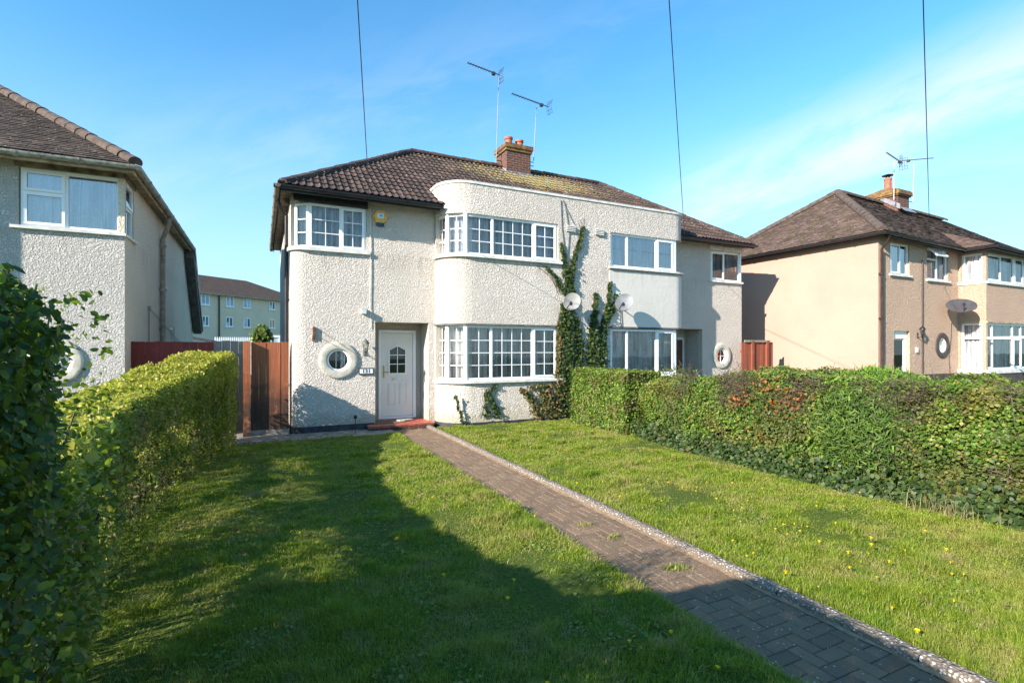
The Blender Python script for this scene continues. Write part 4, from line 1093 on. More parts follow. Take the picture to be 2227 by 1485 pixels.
# lantern
def lantern(u, v, Y, mat, label):
    x, z = XonY(u, Y), ZonY(u, v, Y)
    T = thing('wall_lantern', (x, Y, z), label, 'lamp')
    w = MB(); w.lathe((x, Y - .14, z), (0, 0, 1), [(.001, .20), (.012, .19), (.02, .165), (.06, .13), (.085, .085), (.085, .075), (.02, .075)], 12); 
    for k in range(6):
        a = PI * k / 3; w.tube([(x + .068 * math.cos(a), Y - .14 + .068 * math.sin(a), z + .078), (x + .035 * math.cos(a), Y - .14 + .035 * math.sin(a), z - .08)], .006, 5)
    w.lathe((x, Y - .14, z), (0, 0, 1), [(.045, -.08), (.045, -.095), (.015, -.12), (.001, -.13)], 12)
    w.tube([(x, Y - .14, z - .12), (x, Y - .10, z - .17), (x, Y - .04, z - .16), (x, Y - .01, z - .12)], .012, 8); w.box(x - .03, x + .03, Y - .015, Y, z - .19, z - .02)
    w.build('body', mat, T, smooth=40)
    w = MB(); w.lathe((x, Y - .14, z), (0, 0, 1), [(.062, .072), (.032, -.078)], 6); w.build('glass_shade', 'glass', T)
lantern(793, 755, YF, 'lantern_green', 'verdigris coach lantern on the white wall beside the porch')
# house number 131
x0, x1 = XonY(780, YF), XonY(812, YF); zc = ZonY(796, 807, YF)
T = thing('number_plaque', ((x0 + x1) / 2, YF, zc), 'dark framed house number tiles reading 131 beside the door', 'sign')
w = MB(); w.box(x0, x1, YF - .03, YF - .002, zc - .075, zc + .075); w.build('frame', 'sign_frame', T)
tw = (x1 - x0 - .04) / 4; 
w = MB()
for k in range(3): w.box(x0 + .02 + tw * .5 + tw * k + .002, x0 + .02 + tw * .5 + tw * (k + 1) - .002, YF - .036, YF - .0305, zc - .05, zc + .05)
w.box(x0 + .02, x0 + .02 + tw * .5 - .002, YF - .036, YF - .0305, zc - .05, zc + .05); w.box(x1 - .02 - tw * .5 + .002, x1 - .02, YF - .036, YF - .0305, zc - .05, zc + .05)
w.build('tile', 'tile_white', T)
cu = bpy.data.curves.new('digits', 'FONT'); cu.body = '131'; cu.size = .115; cu.align_x = 'CENTER'; cu.align_y = 'CENTER'; cu.space_character = 1.12; cu.extrude = .002; cu.offset = .003
to = bpy.data.objects.new('digits', cu); COL.objects.link(to)
dg = bpy.context.evaluated_depsgraph_get(); me = bpy.data.meshes.new_from_object(to.evaluated_get(dg)); bpy.data.objects.remove(to)
me.materials.clear(); me.materials.append(MATS['tile_blue'])
do = bpy.data.objects.new('digits', me); COL.objects.link(do); do.parent = T; do.rotation_euler = (R(90), 0, 0); do.location = (0, -.038, 0)
# rusty bracket with two line wires across the round window
x, z = XonY(682, YF), ZonY(682, 722, YF)
T = thing('line_bracket', (x, YF, z), 'rusty iron bracket with two old wires running to the round window', 'bracket')
w = MB(); w.box(x - .02, x + .015, YF - .05, YF, z - .14, z + .12); w.box(x - .03, x + .03, YF - .021, YF - .001, z - .2, z - .12); w.build('bracket', 'rust', T)
w = MB()
def lw(a, b, off=.1):
    w.tube([(XonY(a[0], YF - .04), YF - .04, ZonY(a[0], a[1], YF - .04)), (XonY(b[0], YF - off), YF - off, ZonY(b[0], b[1], YF - off))], .004, 5)
lw((684, 712), (732, 742)); lw((732, 742), (776, 772), .1); lw((684, 728), (737, 756)); w.build('wire', 'rust', T)
# doormat and stone
w = MB(); w.box(2.30, 2.98, 11.75, 12.2, .1205, .135); tag(w.build('doormat', 'mat_brown', loc=(2.64, 11.97, .12)), 'brown coir doormat on the red doorstep', 'doormat')
w = MB()
vs = []
for k in range(12):
    a = 2 * PI * k / 12; rr = 1 + .15 * math.sin(3 * a + 1); vs.append((3.02 + .2 * rr * math.cos(a), 12.02 + .12 * rr * math.sin(a)))
w.prism(vs, .136, .165); tag(w.build('flat_stone', 'stone_slab', loc=(3.02, 12.02, .13), smooth=30), 'flat pale stone lying at the right edge of the doormat', 'stone')
# garden spike light on the strip
x = XonY(773, 11.3); w = MB(); w.tube([(x, 11.3, .02), (x, 11.3, .34)], .008, 6); w.lathe((x, 11.3, .34), (0, 0, 1), [(.001, .0), (.03, .0), (.035, .05), (.045, .06), (.001, .085)], 10)
tag(w.build('garden_light', 'lantern_black', loc=(x, 11.3, .02), smooth=40), 'thin black garden spike light in front of the shaded wall', 'lamp')

# satellite dishes
def dish(c, aim, rx, rz, wall, mat, label, arm=.36, lnbdrop=.12, tilt=0.0, rim=True):
    c = Vector(c); aim = Vector(aim).normalized(); up = Vector((0, 0, 1)); side = aim.cross(up).normalized(); upp = side.cross(aim)
    ct, st = math.cos(tilt), math.sin(tilt); side, upp = side * ct + upp * st, upp * ct - side * st
    T = thing('satellite_dish', tuple(wall), label, 'satellite dish')
    w = MB(); n = 32; m = 7; vs = []; fs = []
    for i in range(m + 1):
        t = i / m
        for k in range(n):
            a = 2 * PI * k / n; vs.append(c + side * (math.cos(a) * rx * t) + upp * (math.sin(a) * rz * t) + aim * (0.13 * t * t * max(rx, rz) * 1.6 - .0))
    k0 = len(vs)
    for k in range(n):
        a = 2 * PI * k / n; vs.append(c + side * (math.cos(a) * rx * 1.015) + upp * (math.sin(a) * rz * 1.015) + aim * (0.13 * max(rx, rz) * 1.6 - .012))
    for i in range(m):
        for k in range(n): k2 = (k + 1) % n; fs.append((i * n + k, i * n + k2, (i + 1) * n + k2, (i + 1) * n + k))
    for k in range(n): fs.append((m * n + k, m * n + (k + 1) % n, k0 + (k + 1) % n, k0 + k))
    vs2 = [Vector(v) - aim * .01 for v in vs[:(m + 1) * n]]
    w.add(vs, fs); w.add(vs2, fs[:m * n])
    w.build('reflector', mat, T, smooth=50)
    w = MB(); lp = c - upp * rz * (.55 + lnbdrop) + aim * arm
    w.tube([c - upp * rz * .85 - aim * .02, c - upp * rz * .95 + aim * .1, lp], .012, 8); w.build('arm', 'lnb_black', T)
    w = MB(); d2 = (c - lp).normalized(); w.lathe(lp, d2, [(.001, -.06), (.025, -.06), (.03, 0), (.03, .05), (.001, .055)], 12); w.box(lp.x - .03, lp.x + .03, lp.y - .03, lp.y + .03, lp.z - .07, lp.z - .01); w.build('receiver', 'lnb_black', T, smooth=40)
    w = MB(); wv = Vector(wall); w.tube([c - aim * .02, c - aim * .08 - upp * .05, wv + Vector((0, -.06, 0)), wv + Vector((0, -.005, 0))], .016, 8)
    w.box(wv.x - .05, wv.x + .05, wv.y - .012, wv.y, wv.z - .07, wv.z + .07); w.build('bracket', 'galvanised', T)
    return T
xa, za = XonY(1244, 10.8), ZonY(1244, 657, 10.8)
dish((xa, 10.82, za), (-.30, -.92, .30), .205, .25, (xa + .1, YB, za - .05), 'dish_pale', 'pale satellite dish mounted among the dark ivy stems', .30, tilt=R(38))
xa, za = XonY(1358, 10.75), ZonY(1358, 659, 10.75)
T = dish((xa, 10.78, za), (-.38, -.88, .30), .21, .27, (xa + .12, YB - .012, za - .1), 'dish_grey', 'grey satellite dish on the smooth panel between two bay windows', .34, tilt=R(38))
w = MB(); w.tube([(XonY(u, 11.06), 11.06, ZonY(u, v, 11.06)) for u, v in ((1348, 672), (1350, 700), (1347, 706), (1330, 708), (1322, 714))], .01, 6); w.tube([(XonY(u, 11.06), 11.06, ZonY(u, v, 11.06)) for u, v in ((1348, 672), (1351, 712))], .008, 6)
w.build('cable', 'cable_black', T)

# aerials
def aerial(base, top, tip, tail, nel, label, brk, both=True, el=.16):
    T = thing('tv_aerial', base, label, 'aerial')
    w = MB(); w.tube([base, top], .014, 8, rr=[.015, .011]); 
    w.build('mast', 'galvanised', T, smooth=40)
    w = MB(); tip, tail = Vector(tip), Vector(tail); t = (tail - tip).normalized(); sd = t.cross(Vector((0, 0, 1))).normalized(); L_ = (tail - tip).length
    w.tube([tip, tail], .014, 6)
    for k in range(nel):
        p = tip + t * (L_ * (.01 + .82 * k / nel)); w.tube([p - sd * el * .5, p + sd * el * .5], .006, 5)
        w.tube([p - Vector((0, 0, .03)), p + Vector((0, 0, .03))], .01, 5)
    w.box(*(lambda c: (c.x - .05, c.x + .05, c.y - .05, c.y + .05, c.z - .07, c.z + .01))(tip + t * L_ * .80))
    w.build('boom', 'aerial_dark', T)
    w = MB()
    for sg in (-1, 1):
        a = tail + Vector((0, 0, .02)); b = tail + Vector((0, 0, sg * .22)) + t * .07
        for o in (-.12, -.04, .04, .12): w.tube([a + sd * o, b + sd * o], .006, 5)
        w.tube([b - sd * .14, b + sd * .14], .006, 5); w.tube([(a + b) / 2 - sd * .14, (a + b) / 2 + sd * .14], .006, 5)
    w.build('reflector', 'aerial_dark', T)
    for (p, q) in brk:
        w = MB(); w.tube([p, q], .014, 6); w.build('bracket', 'aerial_dark', T)
def at_z(u, v, z):
    d = ray(u, v); t = (z - EYE) / d.z; return (d.x * t, d.y * t, z)
def at_Y(u, v, Y): return (XonY(u, Y), Y, ZonY(u, v, Y))
ba = at_Y(1079, 357, 15.2); tp = at_Y(1085, 168, 15.2); zt = tp[2]
aerial(ba, tp, at_z(1017, 137, zt), at_z(1087, 164, zt), 10, 'tall TV aerial on a long mast left of the brick chimney', [((ba[0], ba[1], 7.98), (CX0, 15.2, 7.98)), ((ba[0], ba[1], 8.2), (CX0, 15.2, 8.2))])
ba = at_Y(1160.5, 350, 15.25); tp = at_Y(1167, 232, 15.25); zt = tp[2] + .1
aerial(ba, tp, at_z(1113, 204, zt), at_z(1193, 233, zt), 12, 'shorter TV aerial on a mast right of the brick chimney', [((ba[0], ba[1], 8.02), (CX1, 15.25, 8.02)), ((ba[0], ba[1], 8.15), (CX1, 15.25, 8.15))])

# overhead telephone wires
Fv = Vector((SY, CY, 0)); Rv = Vector((CY, -SY, 0))
def wire(px, rx, end, label, r=.007):
    a = Vector(end); b = Vector((0, 0, EYE)) + Fv * .05 + Rv * rx * 5.6 + Vector((0, 0, 5.6))
    pts = []
    for k in range(13):
        t = k / 12; pts.append(a.lerp(b, t) - Vector((0, 0, .10 * 4 * t * (1 - t))) * 0)
    w = MB(); w.tube(pts, r, 6); tag(w.build('telephone_wire', 'cable_black', loc=end), label, 'wire', 'telephone wires to the houses')
wire(0, -.062, (XonY(803, 11.36), 11.36, 5.14), 'black telephone wire reaching the eave above the alarm box')
wire(0, -.0625, (XonY(1489, 11.36), 11.36, 5.14), 'black telephone wire reaching the eave right of the curved parapet')
wire(0, -.02, (XonY(2022, 8.3), 8.3, 5.14), 'black telephone wire reaching the eave of the peach house')

# ============================================================ LEFT NEIGHBOUR
def Lh():
    X1 = -2.32
    H = thing('house', (X1 - 3, YF, 0), 'cream roughcast house at the far left with pale gutters and square corner window', 'house')
    w = MB(); bay = [(-13, YB), (-6.2, YB)] + arc(-6.2, 11.8, .7, 270, 360, 10) + [(-5.5, 12.6)]
    wallstrip(w, bay, 0, 5.70, [(2.2, 6.6, 1.03, 2.39), (2.2, 6.6, 3.97, 4.99)]); w.add([(x, y, 5.62) for x, y in bay], [tuple(range(len(dd(bay))))])
    w.build('bay_wall', ['render_left_front', 'render_reveal'], H, smooth=25)
    W = Win(); 
    W.facet((-10.78, YB + .06), (-6.42, YB + .06), 4.03, 4.97, [(0, 1.4, 'case', 2, 3), (1.4, 3, 'fix', 4, 3), (3, 9, 'case', 2, 3)]); W.build(H)
    W = Win(); W.facet((-10.78, YB + .06), (-6.42, YB + .06), 1.09, 2.37, [(0, 1.4, 'case', 2, 3), (1.4, 3, 'fix', 4, 3), (3, 9, 'case', 2, 3)]); W.build(H)
    xw0 = XonY(40, YF); zs, zt = 3.95, 5.03; yw = 12.62
    xr, zr_ = -3.33, 1.60
    w = MB(); fr = [(-5.5, YF), (X1, YF)]; o = 5.5
    wallstrip(w, fr, 0, EV, [(xw0 + o, 3.18, zs, zt), (xr - .28 + o, xr + .28 + o, zr_ - .28, zr_ + .28)], depth=.12)
    round_fill(w, xr, YF + .001, zr_, .25)
    w.build('front_wall', ['render_left_front', 'render_reveal'], H)
    w = MB(); ya, yb = 15.75, 16.4
    wallstrip(w, [(X1, YF), (X1, 20.0)], 0, EV, [(0, yw - YF, zs, zt), (ya - YF, yb - YF, 3.44, 4.68), (17.2 - YF, 17.9 - YF, 1.75, 2.45)], depth=.1)
    w.add([(X1, 20, 0), (X1, 22.3, 0), (X1, 22.3, 2.55), (X1, 20, 5.2)], [(0, 1, 2, 3)])
    w.build('side_wall', ['render_left_side', 'render_left_side'], H)
    w = MB(); w.box(-13, X1 - .01, 19.95, 20, 0, EV); w.box(-13, -12.95, 11.2, 19.9, 0, EV); w.box(-12.9, X1 - .1, 14.5, 14.6, 0, 5.1); w.box(-12.9, X1 - .1, 12.0, 19.9, 2.5, 2.62)
    w.build('interior_wall', 'interior', H)
    W = Win(.055); ym = YF + .03
    L_ = (X1 - .035) - (xw0 + .02); m = XonY(140, YF) - xw0
    W.facet((xw0 + .02, ym), (X1 - .035, ym), zs + .05, zt, [(0, m, 'case', 1, 1, zs + .05, 4.62), (0, m, 'case', 1, 1, 4.62, zt), (m, 9, 'fix', 1, 1)])
    W.facet((X1 - .03, ym + .02), (X1 - .03, yw - .02), zs + .05, zt, [(0, 9, 'fix', 1, 1, zs + .05, 4.55), (0, 9, 'case', 1, 1, 4.55, zt)])
    W.frame.box(X1 - .12, X1 - .015, YF + .015, YF + .12, zs + .05, zt)
    sill_along(W.sill, [(xw0 - .1, YF), (X1, YF), (X1, yw + .08)], zs, zs + .05, .06, .2)
    W.build(H, label='large white corner window under the eaves', glass='glass_sky')
    W = Win(.05); W.facet((X1 - .03, ya + .01), (X1 - .03, yb - .01), 3.46, 4.68, [(0, 9, 'fix', 1, 1, 3.46, 4.3), (0, 9, 'case', 1, 1, 4.3, 4.68)]); sill_along(W.sill, [(X1, ya - .05), (X1, yb + .05)], 3.40, 3.46, .06, .1)
    W.build(H, label='narrow white side window')
    W = Win(.05); W.facet((X1 - .03, 17.21), (X1 - .03, 17.89), 1.76, 2.44, [(0, 9, 'fix', 1, 1)]); W.build(H, label='small low side window')
    round_window(xr, YF, zr_, H, 'round window half behind the big shrub', stuff=False)
    w = MB(); w.box(-13, -2.145, 11.47, YF, 5.13, 5.19); w.box(X1, -2.145, YF, 20.05, 5.13, 5.19); w.box(-6, -2.14, 11.44, 11.468, 5.05, 5.21); 
    w.build('soffit', 'soffit_beige', H)
    w = MB(); w.box(-2.14, -2.115, 11.44, 20.05, 5.06, 5.21); w.build('fascia', 'soffit_beige', H)
    w = MB(); gutter(w, [(-5.4, 11.37, 5.15), (-2.05, 11.37, 5.17), (-2.05, 20.05, 5.17)], .065); w.build('gutter', 'gutter_grey', H, smooth=40)
    w = MB(); w.box(X1 + .001, X1 + .02, YF + .0, yw + .1, 5.032, 5.128); w.box(xw0 - .05, X1 + .02, YF - .02, YF - .001, 5.032, 5.128); w.build('lintel_board', 'soffit_weathered', H)
    y0 = YonX(347, X1); w = MB(); w.tube([(-2.07, y0 - .3, 5.1), (-2.09, y0 - .25, 4.95), (X1 + .07, y0, 4.6), (X1 + .07, y0, 1.95), (X1 + .09, y0 + .05, 1.85), (X1 + .14, y0 + .2, 1.8)], .055, 10)
    for z in (2.3, 3.3, 4.4): w.lathe((X1 + .07, y0, z), (0, 0, 1), [(.05, 0), (.075, 0), (.075, .06), (.05, .06)], 10)
    w.build('downpipe', 'pipe_cream', H, smooth=40)
    y1 = YonX(322, X1); w = MB(); w.tube([(X1 + .02, y1, 2.75), (X1 + .02, y1, 0.5)], .014, 6); w.box(X1, X1 + .05, y1 - .04, y1 + .04, 2.7, 2.8)
    w.tube([(X1 + .03, y1, 2.75), (X1 + .04, 18.2, 2.1), (X1 + .05, 20.9, 1.9)], .008, 5); w.build('cable', 'cable_grey', H)
    w = MB(); tiles(w, (-14, 11.38, EV), (-2.08, 11.38, EV), (-6.2, 15.6, 8.12), (-10, 15.6, 8.12), .17, .10, 'plain', .016, .004, xlim=(-15, -6.2, 12.3)); w.add([(-2.08, 11.38, EV), (-2.08, 20.1, EV), (-6.2, 15.6, 8.12)], [(0, 1, 2)]); w.add([(-2.0, 20.1, EV), (-14, 20.1, EV), (-10, 15.6, 8.12), (-6.2, 15.6, 8.12)], [(0, 1, 2, 3)])
    rf = w.build('roof', 'tiles_left', H)
    w = MB(); ridge(w, (-2.08, 11.45, EV + .06), (-6.2, 15.6, 8.15), .12); ridge(w, (-6.2, 15.6, 8.15), (-10, 15.6, 8.15), .12); w.build('ridge_tiles', 'mortar_red', rf)
    # catslide over the rear, with dark barge board
    vs = [(X1 - 3, 19.9, 5.25), (-2.02, 19.9, 5.25), (-2.02, 22.55, 2.52), (X1 - 3, 22.55, 2.52)]
    w = MB(); w.add(vs + [(x, y, z - .06) for x, y, z in vs], [(0, 1, 2, 3), (7, 6, 5, 4), (1, 5, 6, 2), (2, 6, 7, 3)]); w.build('catslide_roof', 'tiles_far', H)
    w = MB(); q = [(20.0, 5.18), (22.55, 2.5), (22.35, 2.38), (19.95, 4.85)]
    w.add([(-2.04, y, z) for y, z in q] + [(-2.30, y, z) for y, z in q], [(0, 1, 2, 3), (7, 6, 5, 4), (0, 4, 5, 1), (2, 6, 7, 3), (1, 5, 6, 2), (3, 7, 4, 0)]); w.build('barge_board', 'barge_dark', H)
    w = MB(); w.tube([(-2.01, 20.0, 5.2), (-2.01, 22.58, 2.5)], .02, 6); w.build('verge_trim', 'upvc', H)
Lh()

# ============================================================ RIGHT NEIGHBOUR
def Rh():
    X0, Y0, XBY, YB2 = 16.2, 8.7, 20.76, 7.97
    H = thing('house', (20, 8.7, 0), 'peach and tan roughcast house on the right with brown tiled hip roof', 'house')
    w = MB(); wallstrip(w, [(X0, 15.2), (X0, Y0)], 0, EV, depth=0)
    w.build('side_wall', ['render_peach'], H)
    wx = lambda u: XonY(u, Y0) - X0; wz = lambda u, v: ZonY(u, v, Y0)
    a = (wx(1936), wx(1978), wz(1957, 601) + .05, wz(1957, 530)); b = (wx(2016), wx(2062), wz(2040, 613) + .05, wz(2040, 543)); d = (wx(1944), wx(1978.5), 0.15, wz(1960, 720))
    rc = (XonY(2048.5, Y0), wz(2048.5, 751)); rcx = rc[0] - X0
    w = MB(); wallstrip(w, [(X0, Y0), (XBY, Y0)], 0, EV, [a, b, d, (rcx - .28, rcx + .28, rc[1] - .28, rc[1] + .28)], depth=.14); round_fill(w, rc[0], Y0 + .001, rc[1], .25)
    s1, s2 = .10, .68
    zu = (ZonX(2088, 619, XBY) + .02, ZonX(2088, 556, XBY)); zl = (ZonX(2088, 806, XBY) + .03, ZonX(2088, 704, XBY))
    bp = [(XBY, Y0), (XBY, YB2), (28.5, YB2), (28.5, Y0), (30, Y0), (30, 16)]
    wallstrip(w, bp, 0, EV, [(.08, .73, zu[0], zu[1]), (.73 + .0, .73 + 3.2, zu[0], zu[1]), (.06, .73, zl[0], zl[1]), (.73, .73 + 3.2, zl[0], zl[1]), (.73 + 4.4, .73 + 7.5, zu[0], zu[1]), (.73 + 4.4, .73 + 7.5, zl[0], zl[1])], depth=.1)
    w.build('front_wall', ['render_tan', 'render_tan'], H)
    w = MB(); w.box(X0, 30, 15.15, 15.2, 0, EV); w.box(29.9, 30, 8.8, 15.1, 0, EV); w.box(X0 + .1, 29.8, 11, 11.1, 0, 5.1); w.box(X0 + .1, 29.8, 8.95, 15, 2.5, 2.62); w.box(19.0, 19.1, 9, 11, 0, 5.1); w.build('interior_wall', 'interior', H)
    w = MB(); sill_along(w, [(X0, 9.5), (X0, Y0), (X0 + d[0] - .05, Y0)], 0, .38, .012, .02); sill_along(w, [(X0 + d[1] + .05, Y0), (XBY, Y0)], 0, wz(2030, 813), .012, .02); sill_along(w, [(XBY, Y0), (XBY, YB2), (28.5, YB2)], 0, zl[0] - .14, .015, .02)
    w.build('plinth', 'plinth_brown', H)
    def win(h, lights, label, nm='net_white'):
        W = Win(.05); W.facet((X0 + h[0] + .01, Y0 + .04), (X0 + h[1] - .01, Y0 + .04), h[2] + .0, h[3], lights); sill_along(W.sill, [(X0 + h[0] - .06, Y0), (X0 + h[1] + .06, Y0)], h[2] - .06, h[2], .06, .12)
        return W
    W = win(a, [(0, (a[1] - a[0]) * .55, 'case', 1, 1), ((a[1] - a[0]) * .55, 9, 'fix', 1, 1)], ''); W.build(H, label='upper window above the white door of the peach house', glass='glass_sky')
    bm = (b[1] - b[0]) * .52
    W = win(b, [(0, bm, 'fix', 1, 1, b[2], b[3] - .33), (0, bm, 'fix', 1, 1, b[3] - .33, b[3]), (bm, 9, 'fix', 1, 1)], '')
    fw = W.build(H, label='upper window with its small top light propped open')
    w = MB(); xa, xb = X0 + b[0] + .02, X0 + b[0] + bm; zt = b[3]; dr, ot = .27, .24      # open top-hung fanlight
    for (p0, p1) in (((xa, 0), (xa, 1)), ((xb, 0), (xb, 1)), ((xa, 1), (xb, 1)), ((xa, 0), (xb, 0))):
        P = lambda q: (q[0], Y0 - .02 - ot * q[1], zt - dr * q[1]); w.tube([P(p0), P(p1)], .022, 4)
    w.add([(xa, Y0 - .02, zt), (xb, Y0 - .02, zt), (xb, Y0 - .02 - ot, zt - dr), (xa, Y0 - .02 - ot, zt - dr)], [(0, 1, 2, 3)]); w.build('open_sash', 'upvc', fw)
    # door
    w = MB(); x0, x1 = X0 + d[0] + .02, X0 + d[1] - .02; ztp = d[3]
    w.box(x0, x1, Y0 + .07, Y0 + .14, ztp - .22, ztp); w.box(x0, x0 + .07, Y0 + .08, Y0 + .14, .15, ztp - .22); w.box(x1 - .07, x1, Y0 + .08, Y0 + .14, .15, ztp - .22); w.box(x0 + .07, x1 - .07, Y0 + .09, Y0 + .13, .15, 1.0)
    w.box(x0 + .07, x0 + .15, Y0 + .09, Y0 + .13, 1.0, ztp - .22); w.box(x1 - .15, x1 - .07, Y0 + .09, Y0 + .13, 1.0, ztp - .22)
    dr_ = w.build('door', 'upvc', H, label='white half-glazed front door')
    w = MB(); w.box(x0 + .15, x1 - .15, Y0 + .105, Y0 + .115, 1.0, ztp - .22); w.build('door_pane', 'glass_dark', dr_)
    w = MB(); w.box(x0 + .25, x1 - .25, Y0 + .07, Y0 + .089, .78, .88); w.build('letterbox', 'galvanised', dr_)
    w = MB(); w.box(x1 - .14, x1 - .08, Y0 + .05, Y0 + .089, 1.0, 1.3); w.tube([(x1 - .11, Y0 + .04, 1.15), (x1 - .24, Y0 + .03, 1.15)], .014, 6); w.build('handle', 'upvc', dr_)
    round_window(rc[0], Y0, rc[1], H, 'round window with dark brown surround', stuff=False, dark=True)
    # bay windows
    def bayw(z0, z1, lab, low):
        W = Win(.06)
        if low:
            zt = ZonX(2110, 735, XBY)
            W.facet((XBY + .04, Y0 - .07), (XBY + .04, YB2 + .05), z0, z1, [(0, 9, 'fix', 1, 1, z0, zt), (0, 9, 'fix', 1, 1, zt, z1)])
            q = [XonY(u, YB2) - XBY - .05 for u in (2162, 2206, 2224)]
            W.facet((XBY + .05, YB2 + .04), (XBY + 3.17, YB2 + .04), z0, z1, [(0, q[0], 'case', 1, 1, z0, zt), (0, q[0], 'fix', 1, 1, zt, z1), (q[0], q[1], 'fix', 1, 1, z0, zt), (q[0], q[1], 'fix', 1, 1, zt, z1), (q[1], q[2], 'case', 1, 1, z0, zt), (q[1], q[2], 'fix', 1, 1, zt, z1), (q[2], 9, 'fix', 1, 1)])
        else:
            W.facet((XBY + .04, Y0 - .09), (XBY + .04, YB2 + .05), z0, z1, [(0, 9, 'fix', 1, 1)])
            q = [XonY(u, YB2) - XBY - .05 for u in (2179, 2208, 2228)]
            W.facet((XBY + .05, YB2 + .04), (XBY + 3.17, YB2 + .04), z0, z1, [(0, q[0], 'case', 1, 1), (q[0], q[1], 'fix', 1, 1), (q[1], q[2], 'case', 1, 1), (q[2], 9, 'fix', 1, 1)])
        W.frame.box(XBY + .01, XBY + .13, YB2 + .01, YB2 + .12, z0, z1)
        sill_along(W.sill, [(XBY, Y0), (XBY, YB2), (XBY + 3.3, YB2)], z0 - (.12 if low else .07), z0, .05, .15)
        W.build(H, label=lab)
    bayw(zu[0] + .02, zu[1], 'upper square bay window with white nets', False); bayw(zl[0] + .02, zl[1], 'lower square bay window with transom lights', True)
    for z0_, z1_, lb_ in ((zu[0] + .02, zu[1], 'upper bay window of the next-door half'), (zl[0] + .02, zl[1], 'lower bay window of the next-door half')):
        W = Win(.06); W.facet((XBY + 4.42, YB2 + .04), (XBY + 7.48, YB2 + .04), z0_, z1_, [(0, .9, 'fix', 1, 1), (.9, 2.2, 'fix', 1, 1), (2.2, 9, 'fix', 1, 1)]); sill_along(W.sill, [(XBY + 4.3, YB2), (XBY + 7.6, YB2)], z0_ - .08, z0_, .05, .15); W.build(H, label=lb_)
    w = MB(); sill_along(w, [(XBY, Y0), (XBY, YB2), (28.5, YB2)], zl[1], zl[1] + .05, .03, .05); w.build('drip_edge', 'soffit_beige', H)
    # eaves
    w = MB(); w.box(15.98, X0 - .002, 8.45, 15.4, 5.14, 5.19); w.box(X0, 20.6, 8.45, Y0 - .002, 5.141, 5.191); w.box(20.5, 29, 7.7, YB2 - .002, 5.142, 5.192); w.box(20.5, XBY - .002, 7.97, 8.45, 5.142, 5.192); w.build('soffit', 'plinth_brown', H)
    w = MB(); w.box(15.95, 15.975, 8.42, 15.4, 5.06, 5.20); w.box(15.975, 20.5, 8.42, 8.445, 5.06, 5.20); w.box(20.48, 20.499, 7.67, 8.42, 5.06, 5.20); w.box(20.499, 29, 7.67, 7.695, 5.06, 5.2); w.build('fascia', 'black_paint', H)
    w = MB(); gutter(w, [(15.88, 15.4, 5.17), (15.88, 8.36, 5.15), (20.42, 8.36, 5.17)], .06); gutter(w, [(20.42, 8.36, 5.16), (20.42, 7.6, 5.17), (29, 7.6, 5.17)], .06); w.build('gutter', 'black_paint', H, smooth=40)
    # roof
    Yr, zr, xa = 11.8, 7.75, 19.35; w = MB()
    tiles(w, (15.9, 8.38, EV), (30.3, 8.38, EV), (27, Yr, zr), (xa, Yr, zr), .17, .10, 'plain', .016, .005, xlim=None)
    tiles(w, (15.9, 15.22, EV), (15.9, 8.38, EV), (xa, Yr, zr), (xa, Yr, zr), .17, .10, 'plain', .016, .005)
    w.add([(15.9, 15.22, EV), (30.3, 15.22, EV), (27, Yr, zr), (xa, Yr, zr)], [(3, 2, 1, 0)]); w.add([(30.3, 8.38, EV), (30.3, 15.22, EV), (27, Yr, zr)], [(0, 1, 2)])
    rf = w.build('roof', 'tiles_right', H)
    w = MB(); tiles(w, (20.42, 7.62, EV), (29.3, 7.62, EV), (27.3, 10.2, 6.42), (22.2, 10.2, 6.42), .17, .10, 'plain', .016, .005); tiles(w, (20.42, 9.0, EV), (20.42, 7.62, EV), (22.2, 10.2, 6.42), (22.2, 10.21, 6.42), .17, .10, 'plain', .014, .004); w.build('bay_roof', 'tiles_right', rf)
    w = MB(); ridge(w, (15.98, 8.46, EV + .05), (xa, Yr, zr + .03), .13); ridge(w, (15.98, 15.1, EV + .05), (xa, Yr, zr + .03), .13); ridge(w, (xa, Yr, zr + .03), (27, Yr, zr + .03), .13); w.build('ridge_tiles', 'mortar_red', rf)
    w = MB(); x, y = 17.0, YonX(1720, 16.9) ; w.box(16.75, 16.98, 12.95, 13.12, 5.7, 6.25); 
    # small pale roof vent at the left hip
    # chimney
    cx0 = XonY(1928, 11.35); cx1 = XonY(1979, 11.35); cy0, cy1 = 11.2, 12.5; cx0 = XonY(1952, cy0); cx1 = XonY(1977, cy0)
    zt = ZonY(1952, 411, cy0); zb = 7.1
    w = MB(); w.box(cx0, cx1, cy0, cy1, zb, zt - .24); ch = w.build('chimney', 'brick', H)
    w = MB(); w.box(cx0 - .05, cx1 + .05, cy0 - .05, cy1 + .05, zt - .24, zt - .18); w.box(cx0 - .09, cx1 + .09, cy0 - .09, cy1 + .09, zt - .18, zt - .05); w.box(cx0 - .05, cx1 + .05, cy0 - .05, cy1 + .05, zt - .05, zt)
    mx, my = (cx0 + cx1) / 2, (cy0 + cy1) / 2 - .1
    vs = [(cx0 - .04, cy0 - .04, zt + .001), (cx1 + .04, cy0 - .04, zt + .001), (cx1 + .04, cy1 + .04, zt + .001), (cx0 - .04, cy1 + .04, zt + .001)] + [(mx - .14, my - .14, zt + .2), (mx + .14, my - .14, zt + .2), (mx + .14, my + .14, zt + .2), (mx - .14, my + .14, zt + .2)]
    w.add(vs, [(0, 1, 5, 4), (1, 2, 6, 5), (2, 3, 7, 6), (3, 0, 4, 7), (4, 5, 6, 7)]); w.build('chimney_cap', 'brick_lichen', ch)
